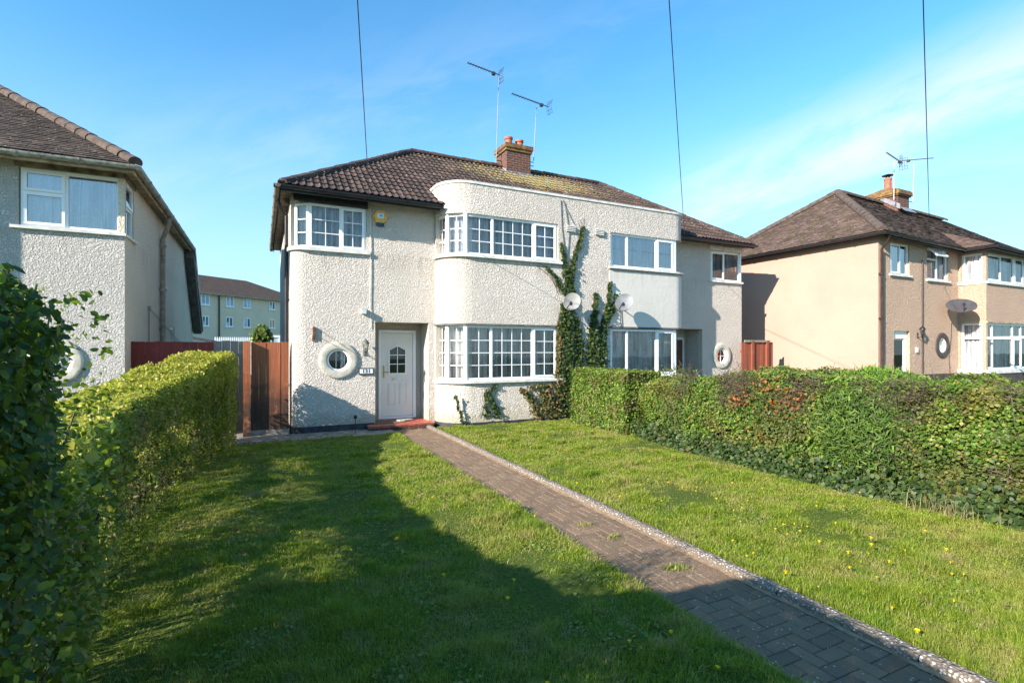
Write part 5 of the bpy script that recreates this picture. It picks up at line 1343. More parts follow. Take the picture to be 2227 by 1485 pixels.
    w = MB(); w.lathe((mx, my, zt + .12), (0, 0, 1), [(.13, 0), (.12, .42), (.135, .43), (.135, .5), (.1, .5)], 18); w.build('chimney_pot', 'terracotta', ch, smooth=40)
    w = MB(); w.lathe((mx, my, zt + .62), (0, 0, 1), [(.07, 0), (.07, .10), (.20, .105), (.21, .12), (.05, .17), (.001, .175)], 18); w.build('chimney_cowl', 'lnb_black', ch, smooth=40)
    w = MB(); w.add([(cx0 - .01, cy0 - .28, 7.0 + .11), (cx1 + .02, cy0 - .28, 7.0 + .11), (cx1 + .02, cy0 - .01, 7.36), (cx0 - .01, cy0 - .01, 7.36)], [(0, 1, 2, 3)])
    w.add([(cx0 - .02, cy0 - .1, 7.22), (cx0 - .02, Yr, 7.72), (cx0 - .02, Yr, 7.9), (cx0 - .02, cy0 - .1, 7.42)], [(3, 2, 1, 0)]); w.build('flashing', 'lead', ch)
    # pipes
    xp = XonY(1918, Y0 - .06); w = MB(); w.tube([(XonY(1934, 8.36), 8.36, 5.1), (XonY(1933, 8.4), 8.42, 4.95), (xp, Y0 - .06, 4.75), (xp, Y0 - .06, .2)], .036, 10)
    for z in (1.2, 2.7, 4.0): w.box(xp - .06, xp + .02, Y0 - .1, Y0, z, z + .05)
    w.build('downpipe', 'brown_pipe', H, smooth=40)
    xp = XonY(2006.5, Y0 - .03); w = MB(); w.tube([(xp, Y0 - .03, 4.6), (xp, Y0 - .03, .9)], .018, 8); w.build('waste_pipe', 'brown_pipe', H, smooth=40)
    w = MB(); w.tube([(XonY(u, Y0 - .01), Y0 - .01, ZonY(u, v, Y0 - .01)) for u, v in ((2070, 700), (2068, 740), (2064, 780), (2068, 830))], .008, 6); w.build('cable', 'cable_black', H)
    w = MB(); x, z = XonY(1993, Y0), ZonY(1993, 761, Y0); w.box(x - .06, x + .06, Y0 - .04, Y0, z - .08, z + .08); w.box(x - .035, x + .035, Y0 - .046, Y0 - .0405, z - .05, z + .05); w.build('number_plate', 'sill_white', H)
    lantern(1995, 722, Y0, 'lantern_black', 'black coach lantern right of the white door on the tan wall')
    yd, zd = 8.25, ZonX(2095, 668, XBY - .35)
    xd = XonY(2090, yd)
    dish((xd, yd, ZonY(2090, 668, yd)), (-.62, -.42, .95), .38, .36, (XonY(2096, Y0), Y0, ZonY(2096, 690, Y0)), 'dish_dark', 'dark charcoal satellite dish tilted up beside the square bay', .30, .1)
    for o_ in list(H.children) + [c for k_ in H.children for c in k_.children]:        # the eaves line falls slightly along the street
        if o_.name.split('.')[0] in ('roof', 'ridge_tiles', 'bay_roof', 'gutter', 'fascia', 'soffit'):
            for v_ in o_.data.vertices: v_.co.z -= .03 * (v_.co.x + 20 - 16.2)
    # aerials on that chimney
    yy = cy0 - .06
    ba = at_Y(1944, 412, yy); tp = at_Y(1944.5, 352, yy); z2 = tp[2] + .05
    aerial((ba[0], ba[1], zt - .5), tp, at_z(1928, 332, z2), at_z(1964, 356, z2), 10, 'slim TV aerial on a pale mast in front of the far chimney cowl', [((ba[0], yy, zt - .2), (ba[0], cy0, zt - .2)), ((ba[0], yy, zt - .45), (ba[0], cy0, zt - .45))], el=.1)
    yy = cy1 - .5
    ba = at_Y(1985, 440, yy); tp = at_Y(1988, 352, yy); z2 = tp[2] + .03
    aerial(ba, tp, at_z(2030, 344, z2), at_z(1962, 350, z2), 14, 'faint TV aerial on a thin mast right of the far chimney', [(ba, (cx1, yy, ba[2])), ((ba[0], yy, ba[2] + .25), (cx1, yy, ba[2] + .25))], el=.1)
Rh()

# house beyond on the far right: a roof corner
w = MB()
T = thing('house', (36, 16, 0), 'distant house roof showing at the right edge behind the peach house', 'house')
w.box(31.9, 40, 10.3, 18, 0, 5.2); w.build('wall', 'render_tan', T)
w = MB(); w.add([(31.6, 10, 5.2), (41, 10, 5.2), (41, 18.3, 5.2), (31.6, 18.3, 5.2), (35.3, 14.1, 8.0), (38, 14.1, 8.0)], [(0, 1, 5, 4), (1, 2, 5), (2, 3, 4, 5), (3, 0, 4)]); w.build('roof', 'tiles_right', T)

# ============================================================ BACKGROUND BETWEEN THE HOUSES
def flats():
    A = Vector((-6.3, 65.7, 0)); B = Vector((2.57, 72.6, 0)); d3 = (B - A).normalized(); d = (d3.x, d3.y); n = (d[1], -d[0])
    ctr = A.lerp(B, .5)
    T = thing('apartment_building', tuple(ctr), 'long three-storey cream flats with brown roof and red brick ground floor, far behind', 'building')
    a0, a1 = -30.0, 15.5
    w = MB(); w.obox((A.x, A.y), d, n, a0, a1, -9, 0, 2.2, 8.0); w.build('wall', 'render_flats', T)
    w = MB(); w.obox((A.x, A.y), d, n, a0 - .02, a1 + .02, -9.05, .04, -.02, 2.25); w.build('brick_base', 'brick_red_far', T)
    P = lambda a, o, z: (A.x + d[0] * a + n[0] * o, A.y + d[1] * a + n[1] * o, z)
    w = MB(); e = .45
    v = [P(a0, e, 7.95), P(a1 + e, e, 7.95), P(a1 + e, -9.4, 7.95), P(a0, -9.4, 7.95), P(a0, -4.5, 10.6), P(a1 - 6.3, -4.5, 10.6)]
    w.add(v, [(0, 1, 5, 4), (1, 2, 5), (2, 3, 4, 5), (3, 0, 4), (0, 3, 2, 1)]); w.build('roof', 'tiles_far', T)
    w = MB(); w.obox((A.x, A.y), d, n, a0, a1 + e, e - .01, e + .08, 7.85, 8.0); w.build('gutter', 'soffit_beige', T)
    def aof(u):
        r = ray(u, 757); # intersect with the facade line
        # A + d a = r t
        det = d[0] * -r.y + r.x * d[1]; t = (A.x * -d[1] + A.y * d[0]) / (r.y * d[0] - r.x * d[1]); return ((r.x * t - A.x) * d[0] + (r.y * t - A.y) * d[1])
    def zof(u, v):
        r = ray(u, v); a = aof(u); t = (A.y + d[1] * a) / r.y; return EYE + r.z * t
    x = lambda c: 400 + c / 7.425
    y = lambda c: 580 + c / 7.425
    for (c0, c1, r0, r1, cur) in ((272, 412, 440, 610, 1), (678, 800, 472, 640, 1), (955, 1075, 500, 662, 1), (1375, 1470, 555, 690, 0), (285, 398, 790, 955, 0), (672, 788, 808, 965, 0), (960, 1072, 825, 980, 2), (1372, 1465, 845, 990, 3), (1600, 1720, 570, 690, 0), (1600, 1720, 850, 1000, 0)):
        aa, ab = aof(x(c0)), aof(x(c1)); z0, z1 = zof(x(c0), y(r1)), zof(x(c0), y(r0))
        w = MB(); O = (A.x, A.y)
        for q in ((aa, ab, z0, z0 + .1), (aa, ab, z1 - .1, z1), (aa, aa + .1, z0 + .1, z1 - .1), (ab - .1, ab, z0 + .1, z1 - .1), ((aa + ab) / 2 - .06, (aa + ab) / 2 + .06, z0 + .1, z1 - .1)):
            w.obox(O, d, n, q[0], q[1], .0, .06, q[2], q[3])
        w.obox(O, d, n, aa - .1, ab + .1, 0, .12, z0 - .1, z0)
        f = w.build('window', 'upvc', T)
        w = MB(); w.obox(O, d, n, aa + .1, ab - .1, .005, .02, z0 + .1, z1 - .1)
        w.build('pane', ('flat_glass', 'flat_curtain', 'flat_glass', 'orange_card')[cur], f)
        if cur in (0, 2):
            w = MB(); w.obox(O, d, n, aa + .12, (aa + ab) / 2 - .08, .021, .028, z0 + .1, z0 + .1 + (.45 if cur == 0 else .9)); w.build('window_ornament', 'flat_curtain', f)
    for u in (x(560),):
        a = aof(u); w = MB(); w.obox((A.x, A.y), d, n, a - .06, a + .06, .05, .17, 0, 7.9); w.build('downpipe', 'brown_pipe', T)
    w = MB(); a = aof(x(278)); w.obox((A.x, A.y), d, n, a - .25, a + .25, -3.0, -2.7, 9.6, 9.95); w.build('roof_vent', 'upvc', T)
    return A, d, n
plain('flat_glass', (0.05, 0.06, 0.07), 0.08, 0.1, 1)
plain('flat_curtain', (0.42, 0.55, 0.66), 0.6, 0.25, 1.5)
flats()
# white palisade fence at the back
def pal():
    y0 = 40.0
    T = thing('palisade_fence', (-4.5, y0, 0), 'white steel palisade fence in front of the distant flats', 'fence')
    xs = [XonY(u, y0) for u in (468, 560)]
    zt = ZonY(510, 732, y0); w = MB(); nn = 21
    for k in range(nn):
        x = xs[0] + (xs[1] - xs[0]) * k / (nn - 1)
        vs = [(x - .045, y0, 0), (x + .045, y0, 0), (x + .045, y0, zt - .1), (x, y0, zt), (x - .045, y0, zt - .1)]
        vs += [(a, b + .02, c) for a, b, c in vs]
        w.add(vs, [(0, 1, 2, 3, 4), (9, 8, 7, 6, 5), (0, 5, 6, 1), (1, 6, 7, 2), (2, 7, 8, 3), (3, 8, 9, 4), (4, 9, 5, 0)])
    w.build('palings', 'steel_white', T)
    w = MB(); w.box(xs[0], xs[1], y0 + .03, y0 + .06, zt - .45, zt - .24); w.box(xs[0], xs[1], y0 + .03, y0 + .06, .4, .47); w.build('rail', 'steel_white', T)
pal()
# dark shed roof behind the left neighbour
w = MB(); ys = 26.0; x0, x1 = XonY(424, ys), XonY(463, ys)
T = thing('shed', (x0, ys, 0), 'low shed with dark felt roof behind the left house', 'shed')
w.box(x0 - 1.5, x1 - .1, ys, ys + 3, 0, 2.1); w.build('wall', 'soffit_weathered', T)
w = MB(); w.add([(x0 - 1.6, ys - .1, ZonY(424, 716, ys)), (x1, ys - .1, ZonY(463, 740, ys)), (x1, ys + 3.1, ZonY(463, 740, ys)), (x0 - 1.6, ys + 3.1, ZonY(424, 716, ys)), (x0 - 1.6, ys - .1, ZonY(424, 716, ys) - .12), (x1, ys - .1, ZonY(463, 740, ys) - .12), (x1, ys + 3.1, ZonY(463, 740, ys) - .12), (x0 - 1.6, ys + 3.1, ZonY(424, 716, ys) - .12)], [(0, 1, 2, 3), (7, 6, 5, 4), (0, 4, 5, 1), (1, 5, 6, 2)]); w.build('roof', 'felt_dark', T)
# garden room with white frames
ys = 30.0; x0, x1 = XonY(585, ys), XonY(640, ys); zt = ZonY(600, 729, ys)
T = thing('conservatory', (x0, ys, 0), 'white framed glazed garden room beside the drainpipe, far behind the fence', 'outbuilding')
w = MB(); w.box(x0, x1, ys, ys + .1, zt - .12, zt); w.box(x0, x0 + .12, ys, ys + .1, 0, zt - .12); w.box(XonY(606, ys), XonY(606, ys) + .12, ys, ys + .1, 0, zt - .12); w.box(x0, x1, ys + .11, ys + 3, zt - .2, zt - .02); w.build('window_frame', 'upvc', T)
w = MB(); w.box(x0, x1, ys + .04, ys + .06, .1, zt - .12); w.build('pane', 'flat_curtain', T)
# young tree
def blob_tree(name, c, rad, h, zc, n, size, mat, label, cat, trunk=.05):
    T = thing(name, (c[0], c[1], 0), label, cat)
    P = rng.normal(0, 1, (n, 3)); P = unit(P) * (rng.uniform(0, 1, (n, 1)) ** .45); P = P * np.array([rad, rad, h])
    lump = 1 + .35 * np.sin(P[:, 0:1] * 5 / rad * .5 + P[:, 2:3] * 4) * np.sin(P[:, 1:2] * 4 / rad)
    Pw = P * lump + np.array([c[0], c[1], zc])
    V, F = leaves(Pw, unit(P), size, LEAF_KITE, .8); fastmesh('crown', V, F, rng.uniform(0, 1, n), mat, T)
    w = MB(); w.tube([(c[0], c[1], 0), (c[0] + .03, c[1], zc * .6), (c[0], c[1], zc)], trunk, 8, rr=[trunk, trunk * .7, trunk * .3])
    for k in range(5):
        a = k * 1.3; w.tube([(c[0], c[1], zc * .55 + k * .05), (c[0] + math.cos(a) * rad * .6, c[1] + math.sin(a) * rad * .6, zc + h * .2)], trunk * .3, 5)
    w.build('trunk', 'twig', T)
yt = 24.0; blob_tree('young_tree', (XonY(569, yt), yt), .36, .5, 2.3, 900, .16, 'leaf_bright', 'small leafy young tree behind the brown side gate', 'tree', .035)

# ============================================================ FENCES AND GATES
def boards(name, p0, p1, z0, z1, bw, mat, label, cat, posts=(), extra=None, jag=.01, th=.02):
    T = thing(name, (p0[0], p0[1], 0), label, cat)
    L_ = math.dist(p0, p1); d = ((p1[0] - p0[0]) / L_, (p1[1] - p0[1]) / L_); n = (d[1], -d[0]); w = MB(); a = 0
    k = 0
    while a < L_ - .01:
        b = min(a + bw * random.uniform(.95, 1.05), L_); z = z1 + random.uniform(-jag, jag)
        w.obox(p0, d, n, a + .002, b - .002, -.01 + .006 * (k % 2), -.01 + .006 * (k % 2) + th, z0, z); a = b; k += 1
    w.build('boarding', mat, T)
    for (a, wd, zt) in posts:
        w = MB(); w.obox(p0, d, n, a, a + wd, -.06, .07, 0, zt); w.build('post', mat, T)
    w = MB(); w.obox(p0, d, n, 0, L_, -.06, -.012, .35, .43); w.obox(p0, d, n, 0, L_, -.06, -.012, z1 - .35, z1 - .27); w.build('rail', mat, T)
    return T
gy = 12.0
zt = ZonY(590, 744, gy)
T = boards('side_gate', (XonY(546, gy), gy), (.52, gy), .13, zt, .14, 'wood_orange', 'orange-brown board gate with dark weathered foot beside the white house', 'gate')
w = MB(); w.box(XonY(529, gy), XonY(545, gy), gy - .12, gy + .02, 0, zt + .01); w.build('post', 'wood_orange', T)
w = MB(); w.box(XonY(529, gy), .53, gy - .03, gy + .03, 0, .12); w.build('gravel_board', 'concrete', T)
boards('board_fence', (XonY(464, 12.9), 12.9), (XonY(540, 12.9), 12.9), .0, ZonY(490, 741.5, 12.9), .16, 'wood_grey', 'weathered grey board fence between the red fence and the gate', 'fence', th=.025)
boards('board_fence', (XonY(273.5, 12.35), 12.35), (XonY(465, 12.35), 12.35), .0, ZonY(350, 743, 12.35), .15, 'wood_red', 'dark red painted board fence against the left house', 'fence', jag=.004)
# gate between the main pair and the peach house
gy = 11.4
T = boards('side_gate', (XonY(1612, gy) , gy), (XonY(1680, gy), gy), .05, ZonY(1650, 744, gy), .13, 'wood_redbrown', 'red-brown board gate between the white pair and the peach house', 'gate', posts=((XonY(1632, gy) - XonY(1612, gy), .1, ZonY(1632, 741, gy)), (XonY(1664, gy) - XonY(1612, gy), .09, ZonY(1664, 741, gy))))
w = MB(); w.box(XonY(1617, gy), XonY(1672, gy), gy - .06, gy - .02, ZonY(1650, 744, gy), ZonY(1650, 741, gy) + .02); w.build('rail', 'wood_grey', T)

# ============================================================ HEDGES
TW_T = np.array([(0, .5, 0), (0, -.25, .43), (0, -.25, -.43), (1, .3, 0), (1, -.15, .26), (1, -.15, -.26)], float); TW_F = [(0, 1, 4, 3), (1, 2, 5, 4), (2, 0, 3, 5)]
def twigs(P, D, length, rad):
    n = len(P); D = unit(D); a = unit(np.cross(D, rng.normal(0, 1, (n, 3)))); b = np.cross(D, a)
    length = length * rng.uniform(.5, 1.4, n); rad = rad * rng.uniform(.6, 1.3, n)
    V = P[:, None, :] + length[:, None, None] * TW_T[None, :, 0:1] * D[:, None, :] + rad[:, None, None] * 2 * (TW_T[None, :, 1:2] * a[:, None, :] + TW_T[None, :, 2:3] * b[:, None, :])
    return V, TW_F
def interp(Y, tab): return np.interp(Y, [t[0] for t in tab], [t[1] for t in tab])
def snoise(P, f, seed=0.0):
    x, y, z = P[:, 0] * f + seed, P[:, 1] * f + seed * 1.7, P[:, 2] * f - seed
    return (np.sin(x * 1.3 + 1.7 * np.sin(y * .9)) + np.sin(y * 1.7 + 1.3 * np.sin(z * 1.1 + x * .4)) + np.sin(z * 1.9 + 1.1 * np.sin(x * 1.2))) / 3
def hedge_points(n, y0, y1, xr, xl, h, zmin=0.02, dep=.09, bump_=.05, seed=0., wts=(1, .8, .5, .25), gapf=None, yb=1.0):
    """points + outward normals over a hedge running along Y. xr, xl, h = tables over Y."""
    t = rng.uniform(0, 1, n) ** yb; Y = y0 + (y1 - y0) * t
    XR, XL, HH = interp(Y, xr), interp(Y, xl), interp(Y, h)
    wt = np.array([wts[0] * HH, wts[1] * (XR - XL), wts[2] * HH]); wt = wt / wt.sum(0); r = rng.uniform(0, 1, n)
    face = np.where(r < wt[0], 0, np.where(r < wt[0] + wt[1], 1, 2))
    q = rng.uniform(0, 1, n); de = rng.exponential(dep, n); rd = .10
    P = np.zeros((n, 3)); Nn = np.zeros((n, 3)); P[:, 1] = Y
    z = zmin + (HH - zmin) * q
    P[:, 0] = np.where(face == 0, XR - de, np.where(face == 1, XL + (XR - XL) * q, XL + de)); P[:, 2] = np.where(face == 1, HH - de, z)
    Nn[:, 0] = np.where(face == 0, 1, np.where(face == 1, 0, -1)); Nn[:, 2] = np.where(face == 1, 1, .25)
    # round the shoulders
    sh = np.clip((P[:, 2] - (HH - rd * 2)) / (rd * 2), 0, 1); P[:, 0] -= np.where(face == 0, sh ** 2 * rd, 0) - np.where(face == 2, sh ** 2 * rd, 0)
    sx = np.clip(np.abs(P[:, 0] - (XR + XL) / 2) / ((XR - XL) / 2), 0, 1); P[:, 2] -= np.where(face == 1, sx ** 6 * rd, 0)
    # ends
    m = rng.uniform(0, 1, n) < wts[3] * (1.0 / max(1e-3, (y1 - y0)))
    far = rng.uniform(0, 1, n) < .5
    P[m, 1] = np.where(far[m], y1 - de[m], y0 + de[m]); P[m, 0] = XL[m] + (XR - XL)[m] * q[m]; P[m, 2] = rng.uniform(zmin, 1, m.sum()) * HH[m]
    Nn[m] = np.stack([np.zeros(m.sum()), np.where(far[m], 1, -1), np.full(m.sum(), .2)], 1)
    b = snoise(P, 4.0, seed) * bump_ + snoise(P, 11.0, seed + 3) * bump_ * .5
    P += unit(Nn) * b[:, None]
    if gapf is not None:
        keep = rng.uniform(0, 1, n) < gapf(P); P, Nn = P[keep], Nn[keep]
    return P, Nn
def body(name, y0, y1, xr, xl, h, T, ins=.2, z0=0.0, mat='twig_dark', dens=500, tl=.24):
    """ragged mass of inner twigs: crossing stems filling the middle of the hedge"""
    n = int((y1 - y0) * dens)
    Y = rng.uniform(y0 + .1, y1 - .1, n); XR, XL, HH = interp(Y, xr) - ins * .6, interp(Y, xl) + ins * .6, interp(Y, h) - ins * .5
    P = np.stack([XL + (XR - XL) * rng.uniform(0, 1, n), Y, rng.uniform(z0, 1, n) ** 1.2 * HH * .85], 1)
    D = np.stack([rng.normal(0, .5, n), rng.normal(0, .5, n), rng.uniform(.3, 1.0, n)], 1)
    V, F = twigs(P, D, tl, .0045); V2 = V
    m = int((y1 - y0) * 26); Y = rng.uniform(y0 + .1, y1 - .1, m)
    P = np.stack([interp(Y, xl) + (interp(Y, xr) - interp(Y, xl)) * rng.uniform(.25, .8, m), Y, np.zeros(m)], 1); D = np.stack([rng.normal(0, .16, m), rng.normal(0, .16, m), np.ones(m)], 1)
    V3, _ = twigs(P, np.where(tl < .2, 1, 1) * D, 1.0 if tl > .2 else .7, .010); V3[:, :, 2] = np.minimum(V3[:, :, 2], np.repeat(interp(Y, h)[:, None] - .05, 6, 1))
    VV = np.concatenate([V2, V3]); fastmesh('branches', VV, TW_F, rng.uniform(0, 1, len(VV)), mat, T)

# left hedge (privet), lower stretch and taller far block
XR_ = [(1.8, -.66), (2.6, -.70), (3.5, -.80), (4.6, -.98), (6, -1.08), (8, -.92), (9.5, -.70), (10.0, -.50), (11.4, -.42)]
XL_ = [(1.8, -1.9), (6, -1.85), (9.6, -1.75), (9.9, -1.45), (11.4, -1.4)]
HL_ = [(1.8, 1.42), (3.3, 1.34), (5, 1.30), (6.5, 1.34), (8.5, 1.48), (9.4, 1.58), (10.0, 1.72), (11.4, 1.79)]
T = thing('hedge', (-1.2, 7, 0), 'clipped privet hedge along the left of the lawn, yellow-green on top', 'hedge')
def gap(P):     # thin, leggy foot, plus openings cut along the sun rays to dapple the lawn
    k = np.clip((P[:, 2] - .12) / .5, .15, 1); s_ = snoise(P, 2.2, 5.0)
    thin = np.clip(.5 + 1.1 * snoise(P, 1.9, 11.0), .25, 1); mid = np.exp(-((P[:, 1] - 5.6) / 2.2) ** 2)
    q1, q2 = P[:, 1] - .315 * P[:, 0], P[:, 2] + .489 * P[:, 0]
    hl = snoise(np.stack([q1 * 0 + 3, q1 * .75, q2 * 2.4], 1), 2.6, 17.0) + .5 * snoise(np.stack([q1 * 0, q1, q2 * 2], 1), 6.5, 4.0)
    sun_cuts = (hl > .08) & (P[:, 2] < 1.25) & (P[:, 1] > 3.3) & (P[:, 1] < 9)
    g_ = np.where(P[:, 2] < .5, np.clip(k + .5 * s_, .3, 1), 1.0)
    return np.where(P[:, 2] < 1.0, g_ * (1 - mid * (1 - thin)), g_) * np.where(sun_cuts, np.where(P[:, 0] > interp(P[:, 1], XR_) - .08, .30, .05), 1.0)
P, Nn = hedge_points(230000, 1.8, 11.4, XR_, XL_, HL_, dep=.10, bump_=.05, seed=1.0, gapf=gap, yb=1.25)
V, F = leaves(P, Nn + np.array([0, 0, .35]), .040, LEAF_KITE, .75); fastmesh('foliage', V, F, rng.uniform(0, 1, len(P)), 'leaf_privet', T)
body('b', 1.8, 11.4, XR_, XL_, HL_, T)
# big near shrub with glossy leaves
XS = [(.2, -.50), (1.1, -.45), (1.5, -.43), (1.85, -.50), (2.3, -.70)]; XSL = [(.2, -1.7), (2.2, -1.7)]; HS = [(.2, 2.04), (1.0, 2.06), (1.4, 2.04), (1.6, 1.93), (1.85, 1.70), (2.3, 1.38)]
T = thing('shrub', (-1.4, 1.9, 0), 'tall dark glossy-leaved shrub close up at the left edge', 'shrub')
P, Nn = hedge_points(135000, .2, 2.3, XS, XSL, HS, dep=.12, bump_=.06, seed=4.0, wts=(1, .8, .35, .3))
P[:, 0] -= np.clip(P[:, 2] - 1.5, 0, 1) ** 1.3 * .06 * (P[:, 0] > -1.1)
P[:, 0] -= np.clip(1.45 - P[:, 2], 0, 1.2) * .13 * (P[:, 0] > -1.2)
V, F = leaves(P, Nn + np.array([.2, -.3, .3]), .0245, LEAF_OVAL, .75); fastmesh('foliage', V, F, rng.uniform(0, 1, len(P)) ** 1.1, 'leaf_glossy', T)
body('b', .2, 2.1, XS, XSL, HS, T, .10, mat='twig', tl=.13, dens=1300)
SP = []; w = MB()
for k in range(60):
    y = rng.uniform(.9, 2.1); b = np.array([rng.uniform(-.9, -.56), y, float(interp(y, HS)) - .16]); d = unit(np.array([rng.uniform(-.2, .35), rng.normal(0, .3), rng.uniform(.6, 1)]))
    e_ = rng.uniform(.10, .24); w.tube([b - d * .1, b + d * e_], .0025, 4)
    for q in np.linspace(0, e_, 9): SP.append(b + d * q + rng.normal(0, .003, 3))
w.build('sprig_stems', 'twig', T); SP = np.array(SP); V, F = leaves(SP, np.tile([.2, -.4, .6], (len(SP), 1)), .028, LEAF_OVAL, .9, updir=(.2, 0, .8)); fastmesh('leafy_sprigs', V, F, rng.uniform(.4, 1, len(SP)), 'leaf_glossy', T)
P = np.stack([rng.uniform(-.95, -.58, 26), rng.uniform(1.0, 1.9, 26), np.zeros(26)], 1); P[:, 2] = interp(P[:, 1], HS) - .22 - np.clip(-.9 - P[:, 0], 0, 1) * -.1
D = np.stack([rng.uniform(.1, .9, 26), rng.normal(0, .3, 26), rng.uniform(.4, 1, 26)], 1)
V, F = twigs(P, D, .17, .0025); fastmesh('cut_twigs', V, F, rng.uniform(0, 1, 26), 'twig', T)

# right-hand hedge
T = thing('hedge', (7.4, 9.4, 0), 'boxy bright green privet block where the right hedge meets the ivy', 'hedge')
xr, xl, hh = [(8.45, 7.75), (10.4, 7.7)], [(8.45, 6.72), (10.4, 6.78)], [(8.45, 1.34), (10.4, 1.36)]
P, Nn = hedge_points(52000, 8.45, 10.5, xr, xl, hh, dep=.08, bump_=.05, seed=2.0, wts=(.3, 1, 1, .9))
V, F = leaves(P, Nn + np.array([0, 0, .3]), .045, LEAF_KITE, .75); fastmesh('foliage', V, F, rng.uniform(0, 1, len(P)), 'leaf_bright', T); body('b', 8.45, 10.5, xr, xl, hh, T)
T = thing('hedge', (7.5, 4, 0), 'long uneven mixed hedge along the right of the lawn with brown patches', 'hedge')
xr = [(-1, 8.5), (8.2, 8.3)]; xl = [(-1, 7.1), (1.5, 7.02), (3, 6.88), (4.5, 6.72), (6, 6.78), (7.4, 6.85), (8.2, 7.02)]
hh = [(-1, 1.42), (2.4, 1.42), (3.2, 1.46), (4.4, 1.47), (5.6, 1.50), (6.0, 1.45), (6.5, 1.34), (7.2, 1.24), (7.9, 1.22), (8.2, 1.12)]
def gapR(P):
    s_ = snoise(P, 3.1, 7.0); s2 = snoise(P, 8.5, 1.0); return np.where(s_ > .35, .22, 1.0) * np.where(s2 > .5, .4, 1.0)
P, Nn = hedge_points(215000, -1, 8.3, xr, xl, hh, dep=.10, bump_=.085, seed=6.0, wts=(.25, 1, 1.2, .25), gapf=gapR)
V, F = leaves(P, Nn + np.array([0, 0, .3]), .042, LEAF_KITE, .9); fastmesh('foliage', V, F, rng.uniform(0, 1, len(P)), 'leaf_mixed', T); body('b', -1, 8.3, xr, xl, hh, T, .08, mat='twig', dens=1100)
n = 4200; Y = rng.uniform(.2, 7.5, n); P = np.stack([interp(Y, xl) + rng.uniform(-.03, .12, n), Y, rng.uniform(.5, 1.45, n)], 1); P = P[snoise(P, 3.1, 7.0) > .05]
V, F = twigs(P, np.stack([rng.normal(-.3, .5, len(P)), rng.normal(0, 1, len(P)), rng.normal(.2, .6, len(P))], 1), .28, .004); fastmesh('bare_twigs', V, F, rng.uniform(0, 1, len(P)), 'twig', T)
# rust coloured shoots
cl = [(6.80, 5.1, 1.28), (6.80, 4.75, 1.12), (6.78, 5.55, 1.05), (6.82, 5.0, .98), (6.9, 5.3, .55), (6.85, 4.6, 1.2)]
P = np.concatenate([rng.normal(0, 1, (45, 3)) * np.array([.06, .12, .08]) + np.array([c[0] - .05, c[1], c[2]]) for c in cl]); V, F = leaves(P, np.tile([-1, 0, .4], (len(P), 1)), .05, LEAF_KITE, .7); fastmesh('rusty_shoots', V, F, rng.uniform(0, 1, len(P)), 'leaf_rust', T)
# conifer growing through the hedge
T = thing('conifer', (7.2, 3.9, 0), 'feathery soft green conifer growing through the right hedge', 'conifer')
n = 26000; a = rng.normal(0, 1, (n, 3)); a = unit(a) * rng.uniform(.72, 1.02, (n, 1)) ** .6; C = np.array([7.32, 3.95, .78]); Rr = np.array([.72, .82, .80])
P = C + a * Rr; P = P[P[:, 2] > .1]; nn_ = unit(P - C)
spk = np.array([(0, .06, 0), (0, -.06, 0), (1, 0, 0)]), [(0, 1, 2)]
V, F = leaves(P, nn_, .085, (np.array([(0, .09, 0), (0, -.09, 0), (.6, -.07, .05), (1, 0, .08), (.6, .07, .05)]), [(0, 1, 2, 3, 4)]), 1.2, updir=(-.5, 0, .6)); fastmesh('foliage', V, F, rng.uniform(0, 1, len(P)), 'leaf_conifer', T)
w = MB(); w.tube([(7.3, 3.95, 0), (7.32, 3.95, 1.3)], .05, 8, rr=[.06, .02]); w.build('trunk', 'twig', T)
# ivy skirt along the foot of the right hedge
n = 9000; Y = rng.uniform(.5, 10.2, n); q = rng.beta(1.0, 3.4, n); P = np.stack([interp(Y, xl) - .02 - .20 * (1 - q) * rng.uniform(0, 1, n) + snoise(np.stack([Y * 0, Y, Y * 0], 1), 2.5, 3) * .07, Y, .02 + q * .5], 1)
V, F = leaves(P, np.tile([-.8, -.1, .6], (n, 1)), .05, LEAF_IVY, .6); fastmesh('ground_ivy', V, F, rng.uniform(0, 1, n), 'leaf_ivy', kind='stuff', label='dark glossy ivy creeping along the foot of the right hedge', cat='ivy')
# dry grass tuft by the hedge
def blades(P, h, wd, lean, mat, name, **tg):
    n = len(P); az = rng.uniform(0, 2 * PI, n); D = np.stack([np.cos(az), np.sin(az), np.zeros(n)], 1); S_ = np.stack([-np.sin(az + rng.normal(0, .6, n)), np.cos(az), np.zeros(n)], 1)
    h = h * rng.uniform(.45, 1.35, n); le = lean * rng.uniform(.2, 1.6, n) * h; V = np.zeros((n, 5, 3)); up = np.array([0, 0, 1.0])
    w2 = (wd * .5)[:, None] if not np.isscalar(wd) else wd * .5
    V[:, 0] = P - S_ * w2; V[:, 1] = P + S_ * w2
    M = P + D * (le * .35)[:, None] + up * (h * .62)[:, None]; V[:, 2] = M + S_ * w2 * .8; V[:, 3] = M - S_ * w2 * .8
    V[:, 4] = P + D * le[:, None] + up * (h * np.sqrt(np.clip(1 - (le / h) ** 2 * .35, .25, 1)))[:, None]
    # shared gradients: 'rnd' constant per blade
    return fastmesh(name, V, [(0, 1, 2, 3), (3, 2, 4)], rng.uniform(0, 1, n) ** 1.2, mat, **tg)
P = rng.normal(0, 1, (120, 3)) * np.array([.10, .20, 0]) + np.array([6.62, 2.9, .03]); blades(P, .2, .006, .6, 'dry_grass', 'dry_grass_tuft', kind='stuff', label='dry straw grass tuft at the foot of the right hedge', cat='grass')

